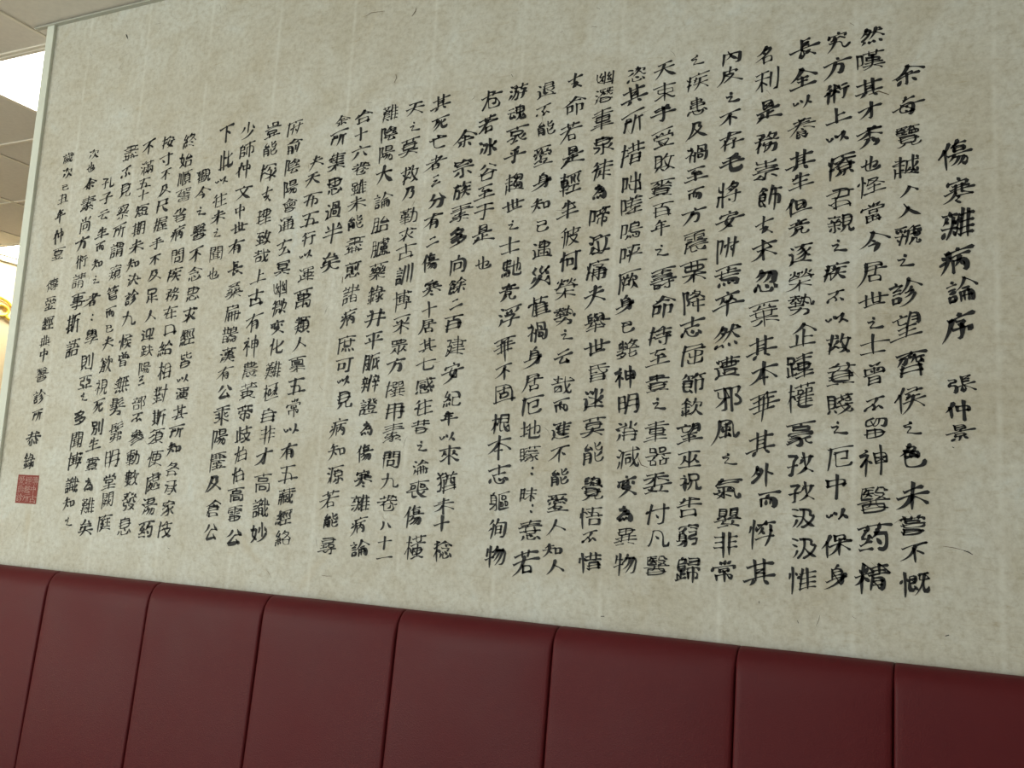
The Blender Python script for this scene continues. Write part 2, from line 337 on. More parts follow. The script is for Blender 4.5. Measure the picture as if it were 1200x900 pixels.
STROKES = {chr(k): [[(p[i], p[i + 1]) for i in range(0, len(p), 2)] for p in v] for k, v in {
58:[[58,34,66,46],[50,70,62,84]],
98:[[30,34,96,26],[72,28,56,62],[28,76,20,92],[56,60,72,86,60,94],[86,70,102,90]],
113:[[30,46,98,34],[66,10,56,64],[40,72,84,62,50,98],[74,84,100,104]],
114:[[66,42,44,66,18,86],[62,42,84,66,110,72]],
19968:[[16,72,60,64,112,66]],
19971:[[52,16,52,103,55,114,66,118,102,118,110,116,114,111,117,99,112,91],[14,66,54,57,122,48]],
19977:[[44,30,78,26],[46,60,74,57],[40,92,88,86]],
19978:[[58,12,58,96],[62,50,96,42],[12,104,118,94]],
19979:[[20,30,108,22],[62,26,60,112],[68,50,90,68]],
19981:[[22,32,106,20],[68,26,50,58,14,86],[64,44,62,110],[76,54,100,74]],
19985:[[22,22,102,22,102,56,98,120],[54,20,46,120],[24,68,102,68],[12,119,122,119]],
19990:[[8,54,120,40],[34,24,36,92],[64,12,64,74],[94,16,92,72],[64,74,92,70],[36,92,108,84]],
20013:[[24,36,28,74],[24,38,102,28,94,66],[30,70,92,62],[62,8,62,118]],
20035:[[40,24,94,16,74,54,96,50,86,104,66,96],[50,24,42,72,16,108]],
20043:[[60,24,68,36],[40,54,76,48,42,86,60,82,82,90,108,92]],
20046:[[84,12,40,28],[38,42,46,54],[84,34,74,50],[14,68,112,58],[64,30,66,114,50,104]],
20056:[[26,22,103,15,112,18],[16,41,120,41],[67,18,67,124],[18,61,46,61],[45,52,45,85,53,94],[16,85,46,81],[91,52,93,86,115,87,120,80],[90,65,113,59],[13,115,17,117,32,110,58,88,69,84,77,87,96,105,120,118]],
20061:[[54,14,53,57,45,88,34,106,22,117,12,120],[18,47,92,47,93,117,99,120,121,119,124,104]],
20063:[[20,66,98,40,92,76,80,80],[64,22,62,84],[38,34,36,88,58,102,106,94,108,78]],
20107:[[16,23,120,23],[67,14,67,118,63,123,48,123],[33,38,31,41,32,54],[33,38,68,38,104,38,106,41,106,52,103,54,32,54],[24,70,107,70,108,102,106,104,24,104],[14,86,124,86]],
20108:[[42,40,78,34],[30,88,100,80]],
20110:[[24,23,112,23],[69,22,69,115,65,120],[16,65,122,65],[44,121,65,120]],
20113:[[40,30,90,24],[18,58,110,50],[58,58,30,96,92,90],[80,74,100,104]],
20116:[[24,26,112,26],[61,26,48,116],[30,64,97,64,94,116],[16,115,122,115]],
20126:[[16,22,118,22],[53,20,53,50],[24,52,53,50],[24,52,24,82,26,85,53,86,53,118],[82,20,82,50,111,51,111,83,110,85],[14,117,122,117],[82,86,110,85],[82,86,82,118]],
20129:[[14,41,122,41],[65,15,72,29,70,42],[34,40,34,114,114,114],[71,29,79,34]],
20154:[[66,24,58,56,20,96],[60,52,82,80,116,92]],
20170:[[62,8,42,42,8,70],[60,12,86,38,122,52],[52,50,66,60],[36,76,86,68,60,112]],
20184:[[47,14,34,38,31,49,32,122],[32,52,23,54,16,63],[52,42,122,42],[105,14,105,116,99,122,82,123,76,120],[63,67,77,91]],
20197:[[14,56,22,78,38,58],[50,44,60,60],[92,34,86,62,72,84],[90,66,110,82]],
20210:[[36,12,20,48,4,68],[24,46,24,112],[52,40,54,74],[52,40,108,32,102,68],[56,72,102,66],[80,12,80,118]],
20225:[[71,13,68,19,42,42,23,54,12,55],[67,18,99,45,118,56,126,55],[69,48,69,120],[35,70,35,120],[68,78,108,78],[18,119,120,119]],
20271:[[44,13,29,53,30,124],[83,14,77,37],[30,56,21,59,19,62],[54,76,112,76],[54,116,112,116],[55,122,55,39,57,37,77,37,111,38,111,122]],
20294:[[34,8,18,44,2,64],[22,44,24,114],[54,22,56,84],[54,24,100,16,96,78],[58,48,94,43],[58,80,94,75],[40,106,120,96]],
20309:[[42,15,29,47,31,53,31,124],[52,26,124,26],[30,48,21,52,13,66],[57,53,87,54],[57,53,56,98],[113,24,113,115,110,121],[87,54,87,86,85,89,54,89],[90,122,110,121]],
20313:[[64,10,44,40,6,66],[60,14,86,36,122,48],[44,52,84,46],[30,70,100,62],[62,48,62,106,52,98],[40,80,26,100],[82,78,98,94]],
20358:[[16,32,120,32],[67,14,67,124],[39,44,35,60,23,76],[35,61,40,62,49,72],[99,44,96,60,84,75],[94,61,102,62,119,77],[16,115,30,108,58,82,68,78,77,81,105,107,117,114,124,113]],
20399:[[34,8,18,44,2,64],[22,44,22,114],[54,18,96,12,92,32],[48,36,110,28],[62,44,46,64],[54,56,104,50],[40,76,120,66],[80,48,70,84,38,112],[78,72,96,94,122,106]],
20415:[[40,14,27,50,29,56,29,122],[48,21,122,21],[85,20,85,81,82,96,74,110],[28,51,19,55,13,67],[54,40,55,81],[54,40,84,40,116,41,115,80,55,81],[52,60,118,60],[53,93,69,109,109,120,126,119],[40,120,47,122,54,120,66,113,68,109]],
20445:[[34,8,18,44,2,64],[22,44,22,114],[54,14,56,44],[54,16,100,10,96,38],[58,42,98,37],[40,62,118,52],[78,44,76,112],[74,62,56,88,36,100],[80,62,98,82,122,92]],
20446:[[69,18,40,40,18,49,12,48],[69,18,98,39,119,48,128,46],[39,39,44,46,89,46,98,38],[27,66,27,122],[27,66,60,65,61,120,58,123,50,123],[26,82,62,82],[85,68,85,104],[26,101,62,101],[109,62,109,116,106,122,94,123]],
20489:[[68,17,94,38,114,47,122,47],[75,13,42,38,15,50],[61,37,72,44,72,54],[34,68,102,68],[32,83,96,83,100,81],[98,53,100,57,100,81],[98,53,37,53,35,55,35,80,32,96,21,114],[30,97,102,99,101,120],[39,98,40,120],[40,120,101,120]],
20505:[[39,15,36,16,28,38,25,52,27,58,27,124],[66,19,109,19,107,44],[46,40,46,100],[26,53,18,57,13,68],[58,43,122,43],[74,50,72,64,61,77],[70,64,118,64],[91,64,93,98,108,115,119,121,123,119],[58,89,87,89,91,92,95,89,122,89],[92,92,78,111,58,123]],
20540:[[42,14,30,38,27,50,29,55,29,124],[50,27,118,27],[85,12,80,48],[28,50,20,54,13,65],[57,48,57,120],[57,48,80,46,111,48,111,120],[56,65,112,65],[56,83,112,83],[56,101,112,101],[44,119,124,119]],
20659:[[85,14,85,80],[28,49,19,53,11,63],[54,38,55,65],[54,38,114,37,116,40,116,62,109,68,102,65,55,65],[52,51,118,51],[122,23,50,23,39,18,30,37,27,49,29,54,29,122],[48,80,113,78,123,84],[44,95,124,95],[108,66,112,79],[62,94,62,105,73,116],[104,78,103,120,99,123,86,123]],
20663:[[34,14,20,42,4,60],[24,42,24,112],[62,8,44,34],[58,22,92,18],[54,32,54,52],[54,32,90,28,88,48],[56,42,86,39],[56,52,86,49],[38,64,110,58],[56,66,34,88],[52,76,102,70,94,110,80,104],[70,76,40,106],[86,74,60,108]],
20837:[[47,19,65,36,68,49,75,53,102,101,122,119],[69,48,53,83,43,98,27,114,20,119,12,119]],
20839:[[50,17,65,34,68,46,82,74,102,95],[23,43,23,124],[23,43,63,43,68,46,73,43,112,43,114,45,114,115,111,121,94,122],[68,45,54,76,45,85,35,92]],
20840:[[62,6,40,38,4,64],[60,10,88,36,124,50],[38,62,88,54],[40,80,84,74],[62,58,62,104],[16,110,112,100]],
20843:[[46,40,30,90],[78,44,100,84]],
20844:[[49,18,40,36,26,55,19,62,12,62],[86,17,105,46,122,62],[73,52,66,56,36,102,34,110,49,111,104,107],[88,82,101,98,103,107,108,109,115,120]],
20845:[[62,15,72,34],[16,48,122,48],[49,73,21,116,12,121],[88,72,117,117]],
20854:[[18,34,106,26],[44,12,46,84],[80,8,80,82],[46,48,78,44],[46,64,78,61],[6,92,116,80],[40,96,24,114],[80,94,98,108]],
20856:[[54,12,54,94],[27,29,26,94],[27,29,108,29,110,31,110,94],[82,12,82,94],[24,60,112,60],[12,93,122,93],[17,122,48,105,56,105],[86,104,117,121]],
20901:[[19,36,20,20,116,20,118,21,118,36],[34,38,33,58,33,72,35,74],[34,38,100,38,103,40,103,71,100,74,35,74],[32,56,104,56],[14,93,122,93],[70,72,68,83,71,94],[16,120,23,121,54,104],[82,107,89,106,116,121,120,120]],
20912:[[15,24,31,35],[82,14,84,54,82,60,82,116,79,121,66,122],[44,47,63,47,67,50,58,82,45,102,39,106],[33,72,15,106],[83,55,95,63],[118,40,99,60,93,62],[94,60,95,71,103,86,122,106]],
20961:[[54,54,72,74],[21,116,32,97,38,74,39,24,41,21,92,21,93,115,100,119,119,118],[123,98,119,118]],
20998:[[49,17,26,56,17,61],[87,16,99,37,120,60],[25,55,33,62,102,62,101,96,97,116,89,121,72,121],[57,60,54,84,47,100,33,115,18,120]],
21029:[[20,20,20,52],[20,20,61,19,62,52,36,53,20,52],[35,52,34,74,30,92,18,118],[84,28,84,92],[116,14,116,115,114,121],[32,75,61,75,63,77,59,118,55,122,40,122],[96,122,114,121]],
21033:[[16,26,60,16,68,17],[42,20,40,65,42,70,42,122],[14,52,68,52],[84,28,84,92],[116,14,116,115,114,121],[41,65,33,71,13,101,13,110],[41,72,51,75,66,89],[96,122,114,121]],
21063:[[21,19,21,44,21,91],[21,19,61,19,60,91,21,91],[20,42,62,42],[85,28,85,92],[20,66,62,66],[116,16,116,116,113,121],[29,103,16,122],[51,102,64,119],[96,122,113,121]],
21205:[[14,20,66,16],[41,18,41,116],[12,35,70,35],[17,51,17,81],[17,51,42,50,66,50,65,82,17,81],[92,16,92,49,89,76,84,96,77,110,71,113,42,114,14,118],[16,66,68,66],[76,44,119,45,118,89,115,113,111,121,96,122],[14,97,68,97],[70,113,68,121]],
21209:[[14,20,53,20,51,28,35,47],[24,38,37,47],[84,14,81,25,76,32,61,42],[36,44,37,115,35,120,24,121],[12,59,57,59,60,65,68,67,89,59,94,53],[80,26,115,28,112,37,98,55],[75,31,93,54,99,54,117,65,128,64],[36,69,29,74,14,99],[58,62,52,83],[89,70,88,83,80,103,69,115,59,121,55,120],[64,85,117,86,116,100,111,120,94,123]],
21218:[[18,20,60,20],[40,12,40,34],[12,34,66,34],[29,32,29,43,14,51],[50,32,51,42,63,48,75,46,84,49,88,55,101,63],[90,12,88,48,81,66,74,73],[18,58,62,58],[74,28,110,28,114,74,119,78,124,76,124,62],[40,50,40,76],[12,77,74,73],[20,93,110,93,104,120],[69,83,61,101,54,110,39,118,18,122],[84,122,104,120]],
21220:[[27,12,27,37,30,39,55,38],[12,23,72,23],[56,12,55,38],[42,38,42,118],[18,53,19,71],[18,53,65,52,64,71,44,71,19,71],[93,14,93,49,90,79,85,100,77,115,72,117,66,114,12,118],[76,44,120,45,119,92,116,115,113,121,98,122],[14,85,68,85],[16,100,66,100]],
21270:[[48,14,34,45,35,124],[75,16,76,116,84,120,114,119,119,114,122,96],[35,48,26,50,18,60],[117,34,89,65,75,71],[46,88,54,89,65,82,76,80]],
21313:[[24,66,104,58],[62,14,64,116]],
21322:[[28,17,41,39],[67,14,67,122],[24,55,114,55],[107,18,94,40],[14,86,122,86]],
21330:[[60,4,68,14],[14,28,110,18],[42,32,22,58],[40,44,58,56],[84,28,66,56],[80,40,102,54],[6,78,120,66],[62,58,62,122]],
21338:[[29,14,29,124],[50,27,124,27],[12,48,46,48],[86,12,86,78],[103,13,114,20,115,28],[58,44,58,78],[58,44,61,42,115,42,116,78],[56,56,118,56],[56,70,118,70],[46,92,124,92],[103,82,102,120,98,123,88,123]],
21361:[[48,15,32,39,27,94,15,121],[44,21,82,22,83,26,76,44],[18,50,34,44,120,44],[53,66,100,65],[53,66,53,115,57,120,62,121,112,121,119,117,121,104],[100,65,102,74,98,93],[76,91,83,95,98,93]],
21367:[[38,18,43,26,43,36],[22,35,112,35],[70,12,66,32,61,38,54,58],[14,58,120,58],[101,16,93,27,92,36],[46,58,37,76,31,76,18,85,13,84],[41,79,90,80,98,73],[41,79,42,116,45,120,54,121,95,121,104,118,107,107],[89,57,91,67,97,74,117,85,128,84],[89,78,86,100],[68,102,86,100]],
21380:[[28,20,120,20],[28,20,26,81,16,120],[51,46,104,45],[51,46,52,113,56,118,67,120,104,120,117,116,122,103],[104,45,103,82],[76,81,84,85,103,82]],
21413:[[23,20,122,20],[23,20,22,81,15,120],[42,30,44,46],[68,31,60,53],[34,52,76,52],[54,50,53,100,45,116,36,122],[93,30,90,50,82,69,79,72,70,72],[38,66,38,90,72,90],[88,50,120,51,115,74],[72,66,72,96],[99,64,99,89,116,116],[100,91,96,93,88,110,77,120]],
21443:[[30,30,40,28,94,27,106,34],[64,13,56,13,45,21,41,29],[37,38,28,47,26,55,48,54],[79,15,90,20,94,28],[46,46,47,54,54,60],[73,44,46,68,15,83],[67,49,95,70,119,81,128,79],[96,40,81,59],[86,54,114,53],[34,85,46,84,77,70],[111,46,112,53,119,59],[38,104,65,95,90,82],[32,122,75,112,105,95]],
21450:[[40,22,90,14,68,46,94,42,66,84,24,114],[44,24,36,70,12,104],[50,58,80,90,118,104]],
21463:[[20,22,110,15],[31,31,36,40,35,52],[64,29,70,42],[18,68,18,52,21,50,116,50,118,52,118,68],[106,29,98,42,97,52],[32,74,97,74,96,83,76,101,73,107],[39,73,42,85,61,101,64,107],[18,121,47,115,65,106,73,106,84,113,114,121,124,118]],
21475:[[24,108,112,108],[25,120,25,30,28,27,111,28,111,118]],
21476:[[14,37,122,37],[68,14,68,74],[29,75,29,124],[29,75,67,73,106,74,106,122],[28,116,108,116]],
21487:[[16,23,122,23],[31,51,71,51],[31,51,29,54,29,102],[104,22,104,116,102,120,95,122,80,121],[71,51,72,87,70,90,28,90]],
21508:[[55,13,49,26,43,28,40,34,22,47,14,47],[48,26,98,27,96,36,72,58],[39,33,65,57,73,57,77,63,97,72,118,78,124,77],[66,56,62,62,50,68,15,80],[34,88,34,124],[34,88,37,86,100,86,100,124],[32,117,102,117]],
21512:[[71,14,70,22],[69,20,95,43,122,56],[71,20,36,50,15,56],[35,49,41,56,93,56,104,47],[34,80,34,122],[34,80,101,80,103,82,103,122],[32,115,104,115]],
21517:[[58,8,42,36,20,54],[50,26,88,18,60,60,12,96],[42,38,56,50],[50,74,52,112],[50,74,94,66,90,104],[54,108,92,102]],
21521:[[21,37,21,124],[21,37,57,35,115,37,115,116,112,121],[69,12,62,20,58,36],[48,62,89,62],[48,62,47,106],[89,62,89,93,87,96,46,96],[94,122,112,121]],
21531:[[28,19,105,19,106,62,104,64,26,64],[14,42,122,42],[62,18,60,39,56,44,52,64],[46,64,40,83,42,89,42,124],[13,100,18,100,38,86,108,86,109,124],[40,117,110,117]],
21578:[[42,14,38,17,34,31,22,46,16,48],[32,31,112,32],[70,14,70,62],[14,61,120,61],[33,83,32,124],[33,83,102,83,104,85,104,124],[30,117,106,117]],
21628:[[18,27,40,28],[18,27,18,100],[40,28,40,84,38,87,16,87],[56,25,88,23,111,17,120,19],[87,22,87,116,85,121,68,122],[60,39,68,63],[116,37,106,63],[54,76,122,76]],
21629:[[69,19,40,41,15,51],[69,19,98,41,117,49,126,47],[39,40,46,47,88,47,97,39],[26,67,55,67],[26,67,25,114],[55,67,55,99,53,102,24,102],[78,67,111,67],[78,67,77,124],[111,67,111,101,108,104,96,105]],
21636:[[18,29,41,30],[18,29,18,106],[41,30,41,90,39,93,16,93],[62,24,62,57,64,59,115,59],[89,14,89,116],[116,24,115,59],[59,76,59,114,120,114],[118,76,118,122]],
21696:[[16,28,120,28],[67,12,69,28],[33,45,32,72],[33,45,102,46,101,72,63,72,57,74,54,72,32,72],[58,73,54,81,43,91,43,120],[13,102,44,90],[73,72,76,85,92,105,114,118,126,117],[115,81,89,100],[36,127,41,120,72,112]],
21705:[[43,14,43,54],[20,28,66,28],[83,14,84,50,94,105,104,118,112,122,119,119,122,104],[14,53,122,53],[113,28,115,32],[62,74,63,104,61,107,22,107],[62,74,26,74,23,77,23,116],[114,69,101,92,93,97],[95,105,88,107,69,121]],
21839:[[18,37,58,37],[78,20,78,56],[78,20,81,18,113,18,116,20,116,115,114,121],[18,56,57,56],[76,37,118,37],[57,56,57,20,55,18,24,18,20,20,20,124],[78,56,118,56],[50,75,86,75],[50,75,48,78,48,112],[86,75,87,102,85,105,46,105],[96,122,114,121]],
21884:[[18,26,41,27],[18,26,18,102],[41,27,41,86,39,89,16,89],[58,26,118,26],[86,14,87,26],[72,24,73,43,71,54],[104,24,105,35,100,53],[56,66,56,54,59,52,118,52,120,66],[88,64,88,124],[62,110,62,79,64,76,113,76,113,108,104,110,97,105]],
21930:[[18,24,120,24],[68,12,68,76,71,88,80,100,88,103,90,109,98,114,117,121,126,120],[26,38,26,60],[26,38,51,39,51,60,26,60],[14,75,124,75],[84,38,84,60],[84,38,110,39,110,60,84,60],[36,74,35,118,68,112],[114,85,90,99,88,103]],
21978:[[18,27,44,28],[18,27,18,100],[44,28,44,84,42,87,16,87],[88,13,84,15,82,28],[62,50,109,50],[110,27,109,50],[110,27,66,26,63,28,63,85,119,86,115,120,110,123,100,123,94,119],[62,67,124,67],[55,100,44,121],[69,100,71,116],[85,99,88,112],[97,95,105,109]],
21983:[[18,23,38,24],[18,23,17,104],[38,24,38,89,37,91,16,91],[67,14,72,22,71,34],[52,32,122,32],[104,14,98,32],[83,30,82,47,78,53,76,68,70,73,66,92],[56,51,118,51],[50,71,122,71],[44,110,65,90,116,91],[92,90,92,120],[56,118,122,118]],
22022:[[18,27,41,28],[18,27,17,100],[69,12,69,37,72,39,103,38],[41,28,41,85,39,87,16,87],[50,23,124,23],[104,12,103,38],[58,52,59,71],[58,52,116,53,116,68,114,71,88,71,59,71],[86,38,85,99,71,115,53,122,45,120],[56,85,118,85],[48,101,124,101],[93,101,95,109,103,116,118,122,128,120]],
22039:[[29,12,38,19,39,30],[67,14,67,28],[19,42,20,28,67,27,115,28,117,30,117,42],[38,40,38,51,40,54],[38,40,95,40,98,43,98,51,95,54,40,54],[107,12,97,21,97,30],[28,60,29,76,37,79,107,79,113,77,117,71],[26,66,108,64],[33,92,30,120],[33,92,104,93,103,120,30,120],[30,106,106,106]],
22120:[[26,19,25,45],[26,19,53,19,55,21,55,44,63,54],[25,45,56,45],[78,19,79,45],[78,19,110,19,111,45,79,45],[14,67,122,67],[62,52,56,67],[60,53,68,52],[48,68,45,75,35,83,30,91],[14,93,30,90,55,92,54,119],[86,55,90,54,100,60,101,68],[25,90,25,119],[86,67,88,75,101,84,104,91],[25,119,54,119],[79,93,79,119],[79,93,104,90,124,92],[111,90,111,118,109,119,79,119]],
22266:[[36,48,102,48],[68,32,68,72],[46,71,46,96],[46,71,70,70,91,72,90,96,46,96],[18,117,118,117],[20,124,20,22,22,20,116,20,116,124]],
22312:[[16,34,120,34],[61,13,57,15,53,31,48,36,45,45,33,66,33,122],[33,72,23,75,13,86],[85,50,85,120],[54,74,116,74],[50,120,120,120]],
22320:[[30,14,30,92],[12,45,46,45],[63,26,63,101,65,116,68,119,77,120,115,119,120,116,122,104],[90,12,90,94],[48,65,60,63,65,57,87,51,92,46,116,39,117,69,115,85,112,88,104,88],[14,101,31,91,48,86]],
22530:[[31,15,38,26,45,29],[38,24,38,36],[18,36,18,54],[18,36,21,34,116,34,118,36,118,54],[68,12,68,36],[37,53,37,74],[37,53,98,52,98,74,70,75,37,74],[111,13,104,16,98,26,91,29],[98,24,98,36],[26,95,112,95],[68,74,68,120],[16,119,120,119]],
22763:[[67,14,67,116],[14,55,122,55],[22,115,114,115]],
22781:[[16,20,120,20],[26,34,110,34],[67,14,67,34],[16,46,115,46,119,48,116,60],[32,58,102,58],[22,70,114,70],[12,83,124,83],[68,58,68,70],[25,97,24,118],[25,97,50,96,54,98,53,116,24,118],[66,98,120,98],[105,82,104,122,96,124,89,120],[78,111,80,115]],
22799:[[16,19,120,19],[31,34,31,74],[31,34,68,32,104,34,104,75,53,77,31,74],[66,18,66,34],[30,47,106,47],[30,61,106,61],[52,76,46,94,64,111],[16,102,50,88,93,88,95,91,93,97,79,106,75,111],[16,122,50,117,65,110,75,110,83,116,108,121,118,122,126,120]],
22806:[[40,20,30,50,14,66],[38,38,62,36,50,76,18,108],[34,56,46,66],[84,10,84,114],[86,52,108,66]],
22810:[[69,11,64,15,61,25],[22,41,28,41,51,26,59,24,94,25,95,27,92,35,70,52,61,54,59,58,49,63,21,71],[45,42,56,47,62,55],[90,56,84,61,82,70],[30,90,41,90,79,69,114,70,114,78,98,95,88,101,79,103,77,108,50,117,20,122],[64,90,74,96,80,104]],
22823:[[68,14,67,56,53,87,39,106,20,119,12,119],[16,51,62,51,68,54,74,51,120,51],[67,53,92,98,111,116,117,119,124,118]],
22825:[[30,32,94,24],[14,62,112,52],[62,30,54,68,14,110],[60,60,82,90,116,104]],
22827:[[38,38,86,30],[22,66,104,54],[62,12,58,66,20,112],[60,66,84,92,114,104]],
22829:[[24,25,62,24,104,18,114,22],[68,22,66,72,55,93,46,104,33,114,17,121,10,119],[14,64,120,64],[65,72,71,76,80,94,91,106,111,118,124,118]],
22937:[[31,14,18,77,35,90,39,98,51,106],[12,40,47,40,49,43,40,89,26,112,15,121],[90,12,90,84],[71,36,65,68],[108,34,121,63],[118,76,114,77,103,96,91,107,77,115,57,122]],
22987:[[31,12,18,77,38,92],[12,40,48,41,45,70,37,97,25,113,15,121],[90,14,87,15,69,48,66,57,116,54],[102,31,123,63],[36,96,43,99,52,108],[69,79,114,79],[69,79,67,82,67,124],[114,79,115,115],[66,117,113,117,115,115]],
22996:[[24,21,68,19,102,14,109,16],[14,40,120,40],[68,18,68,63,58,71,53,83],[57,40,53,48,40,57,18,68,10,66],[80,40,84,49,95,56,118,67,126,65],[12,83,124,83],[46,83,41,101],[29,103,40,100,62,106,65,110,79,109,114,121,124,120],[13,118,20,122,41,120,59,116,66,109],[93,82,92,92,79,110]],
23344:[[24,18,23,55],[24,18,53,17,57,19,57,53,56,56,52,56,23,55],[22,30,58,30],[22,43,58,43],[79,18,78,55],[79,18,109,17,113,19,113,53,112,56,107,56,78,55],[76,30,114,30],[29,64,15,76],[51,54,50,64,56,70,54,86],[76,43,114,43],[14,86,122,86],[85,64,73,74,70,74],[46,86,41,102,32,106],[107,54,107,64,120,75],[40,102,67,111,81,110,85,114,112,122,120,120],[16,123,59,117,67,110],[95,86,94,94,80,111]],
23376:[[26,23,98,23,101,25,97,33,68,53,67,120],[14,71,122,71],[46,122,67,120]],
23380:[[14,22,61,23,59,31,44,45,41,51,41,118,38,121,26,122],[86,16,87,117,91,121,117,121,122,114,123,100],[12,80,39,75,43,71,58,69,70,63]],
23384:[[10,30,108,18],[58,4,42,44,4,84],[30,56,30,112],[56,48,100,42,78,60],[78,60,80,112,66,104],[44,80,120,70]],
23388:[[16,22,49,22,52,24,50,31,37,48,35,56,35,118,33,122,22,122],[83,14,73,48,77,51,87,84,94,90],[76,37,122,38],[74,47,63,58,62,68],[12,81,52,72],[111,36,110,51,104,73,98,86,92,90],[93,88,93,98],[92,96,113,116,119,120,126,119],[94,96,72,115,61,121,57,119]],
23416:[[48,16,42,15,26,20,28,60],[26,31,46,31],[58,15,78,27],[77,13,59,28,50,28],[26,45,48,45],[88,18,111,19,108,60],[57,38,60,38,79,50],[78,34,57,51,56,60],[88,31,112,31],[18,74,19,59,108,58,118,60,118,74],[88,45,110,45],[36,75,96,76],[14,98,122,98],[90,75,86,82,70,91,67,121,50,122]],
23433:[[60,4,68,16],[20,26,14,44],[22,30,108,22,96,40],[58,36,40,76,84,104],[84,56,66,94,18,114],[6,70,120,58]],
23447:[[20,27,19,46],[20,27,70,27,116,27,117,46],[67,12,70,28],[36,51,98,51],[16,75,120,75],[68,74,68,117,64,121,50,122],[40,92,19,114,8,115],[97,93,118,117]],
23478:[[20,25,19,44],[20,25,68,24,116,25,117,44],[66,14,68,26],[34,46,100,46],[18,70,24,71,61,56],[66,46,59,58],[59,56,73,79,77,102,74,115,69,120,54,122,48,118],[68,71,20,94],[13,112,19,115,25,114,75,89],[107,61,92,71,89,77,73,81],[88,76,103,102,116,114,124,114]],
23506:[[62,6,68,16],[26,24,20,40],[28,30,104,22,94,36],[40,44,88,40],[34,56,96,52],[52,36,52,70],[76,34,76,70],[14,74,114,66],[52,70,36,92,10,106],[78,68,94,84,120,92],[56,84,68,90],[54,104,72,114]],
23519:[[17,36,19,24,118,25,118,35,109,44,106,52,87,72,51,72,46,67],[68,14,69,26],[45,34,42,35,40,41,29,50,15,60],[38,41,60,43,58,52,47,63],[71,35,83,57,98,70,118,81,126,79],[39,55,49,63],[24,65,28,65,36,73],[76,44,110,44],[48,60,47,70],[22,82,29,90,108,90],[48,68,35,72,33,77,23,83,12,84],[69,90,68,120,52,122],[40,106,21,118,14,118],[91,102,118,119]],
23526:[[65,12,68,25],[19,38,19,26,22,24,115,24,117,38],[12,49,124,49],[36,40,35,50,35,61],[36,40,39,37,97,37,101,40,98,61,35,61],[68,36,67,62],[32,74,32,96,34,106],[32,74,34,72,100,72,104,75,104,103,102,106,34,106],[30,83,106,83],[30,95,106,95],[18,122,22,123,50,115],[54,105,50,115],[82,104,82,114],[77,116,83,113,118,122]],
23544:[[14,41,122,41],[90,14,90,116,88,120,81,122,62,122],[31,63,51,90]],
23559:[[19,18,19,50,44,50],[43,12,43,124],[95,11,88,15,85,23,65,36,58,40,50,40],[84,23,113,24,113,32,104,44,98,46,93,53,58,70],[65,46,74,48,82,58],[84,35,99,47],[12,78,44,78],[20,76,19,104,15,124],[54,79,124,79],[105,60,105,116,102,120,88,121],[72,96,80,107]],
23563:[[26,18,101,18,104,21,104,45,102,47,26,47],[30,32,106,32],[18,60,58,60],[38,58,38,80],[16,81,62,78],[75,60,76,79],[75,60,113,60,113,79,96,80,76,79],[12,95,124,95],[38,94,38,103,53,115],[95,78,94,121],[76,123,94,121]],
23565:[[18,19,25,29,34,30],[33,12,33,39,28,43,27,50,32,58,31,70],[51,12,51,42],[12,41,69,41,79,48,122,48],[68,19,60,31,50,31],[109,12,109,115,106,122,92,123],[18,68,68,68],[58,51,53,69],[42,68,42,114],[20,89,64,89],[83,68,91,85,90,94],[14,116,72,109]],
23569:[[66,12,66,84],[36,35,22,63,13,71],[99,34,120,68],[107,79,88,97,70,108,15,123]],
23578:[[26,18,38,34,38,39],[67,14,67,52],[24,52,24,124],[24,52,67,51,112,52,112,116,110,121,94,122],[114,17,109,18,97,38,90,41],[50,73,87,73],[50,73,49,110],[87,73,87,98,85,101,48,101]],
23610:[[33,20,109,20],[33,20,30,82,23,106,15,121],[30,61,106,61,109,59],[109,20,109,59],[75,60,80,82,93,103,114,118,118,120,125,118]],
23621:[[34,14,100,6,96,32],[36,34,96,28],[34,14,28,72,4,114],[40,54,116,46],[76,36,74,78],[50,80,52,114],[50,82,100,76,96,110],[54,112,98,107]],
23624:[[27,20,110,20,112,22,112,43],[27,20,25,81,16,120],[24,44,112,43],[48,60,48,80,50,81,109,81,111,79,111,60],[78,56,78,118],[44,96,45,118,113,118,115,117],[115,94,115,117]],
23815:[[24,18,24,29,27,31,111,31,112,18],[67,14,68,35,66,41,68,52],[19,64,19,53,22,51,114,51,116,64],[36,69,100,69],[18,86,118,86],[67,86,66,121],[44,100,38,101,17,119],[48,122,66,121],[93,100,119,120]],
24043:[[18,23,118,23],[67,22,67,116],[38,40,34,67,16,95],[33,66,41,70,55,87],[101,41,95,66,82,89,78,92,66,92],[94,65,105,73,120,93],[14,116,122,116]],
24049:[[34,34,86,28,84,58],[40,62,84,57],[40,60,36,98,60,106,100,100,102,84]],
24050:[[34,34,86,28,84,58],[40,62,84,57],[42,40,36,98,60,106,100,100,102,84]],
24067:[[14,34,120,34],[59,12,54,34],[48,32,47,44,37,63,37,112],[74,48,74,124],[14,83,28,71,39,66,111,66,111,107],[94,110,111,107]],
24093:[[20,27,116,27],[66,12,68,28],[44,26,44,38,47,44,45,56],[93,26,94,37,88,55],[18,72,18,57,22,54,115,54,117,56,117,72],[67,66,67,124],[32,112,32,80,34,78,104,78,103,110,90,112,83,108]],
24107:[[36,13,33,17,30,34],[18,34,48,33],[18,34,18,120],[60,20,124,20],[48,33,48,57,46,60,18,60],[92,20,92,124],[16,80,48,80,50,83,49,110],[16,110,49,110],[67,104,67,47,69,45,118,45,118,97,116,103,108,103]],
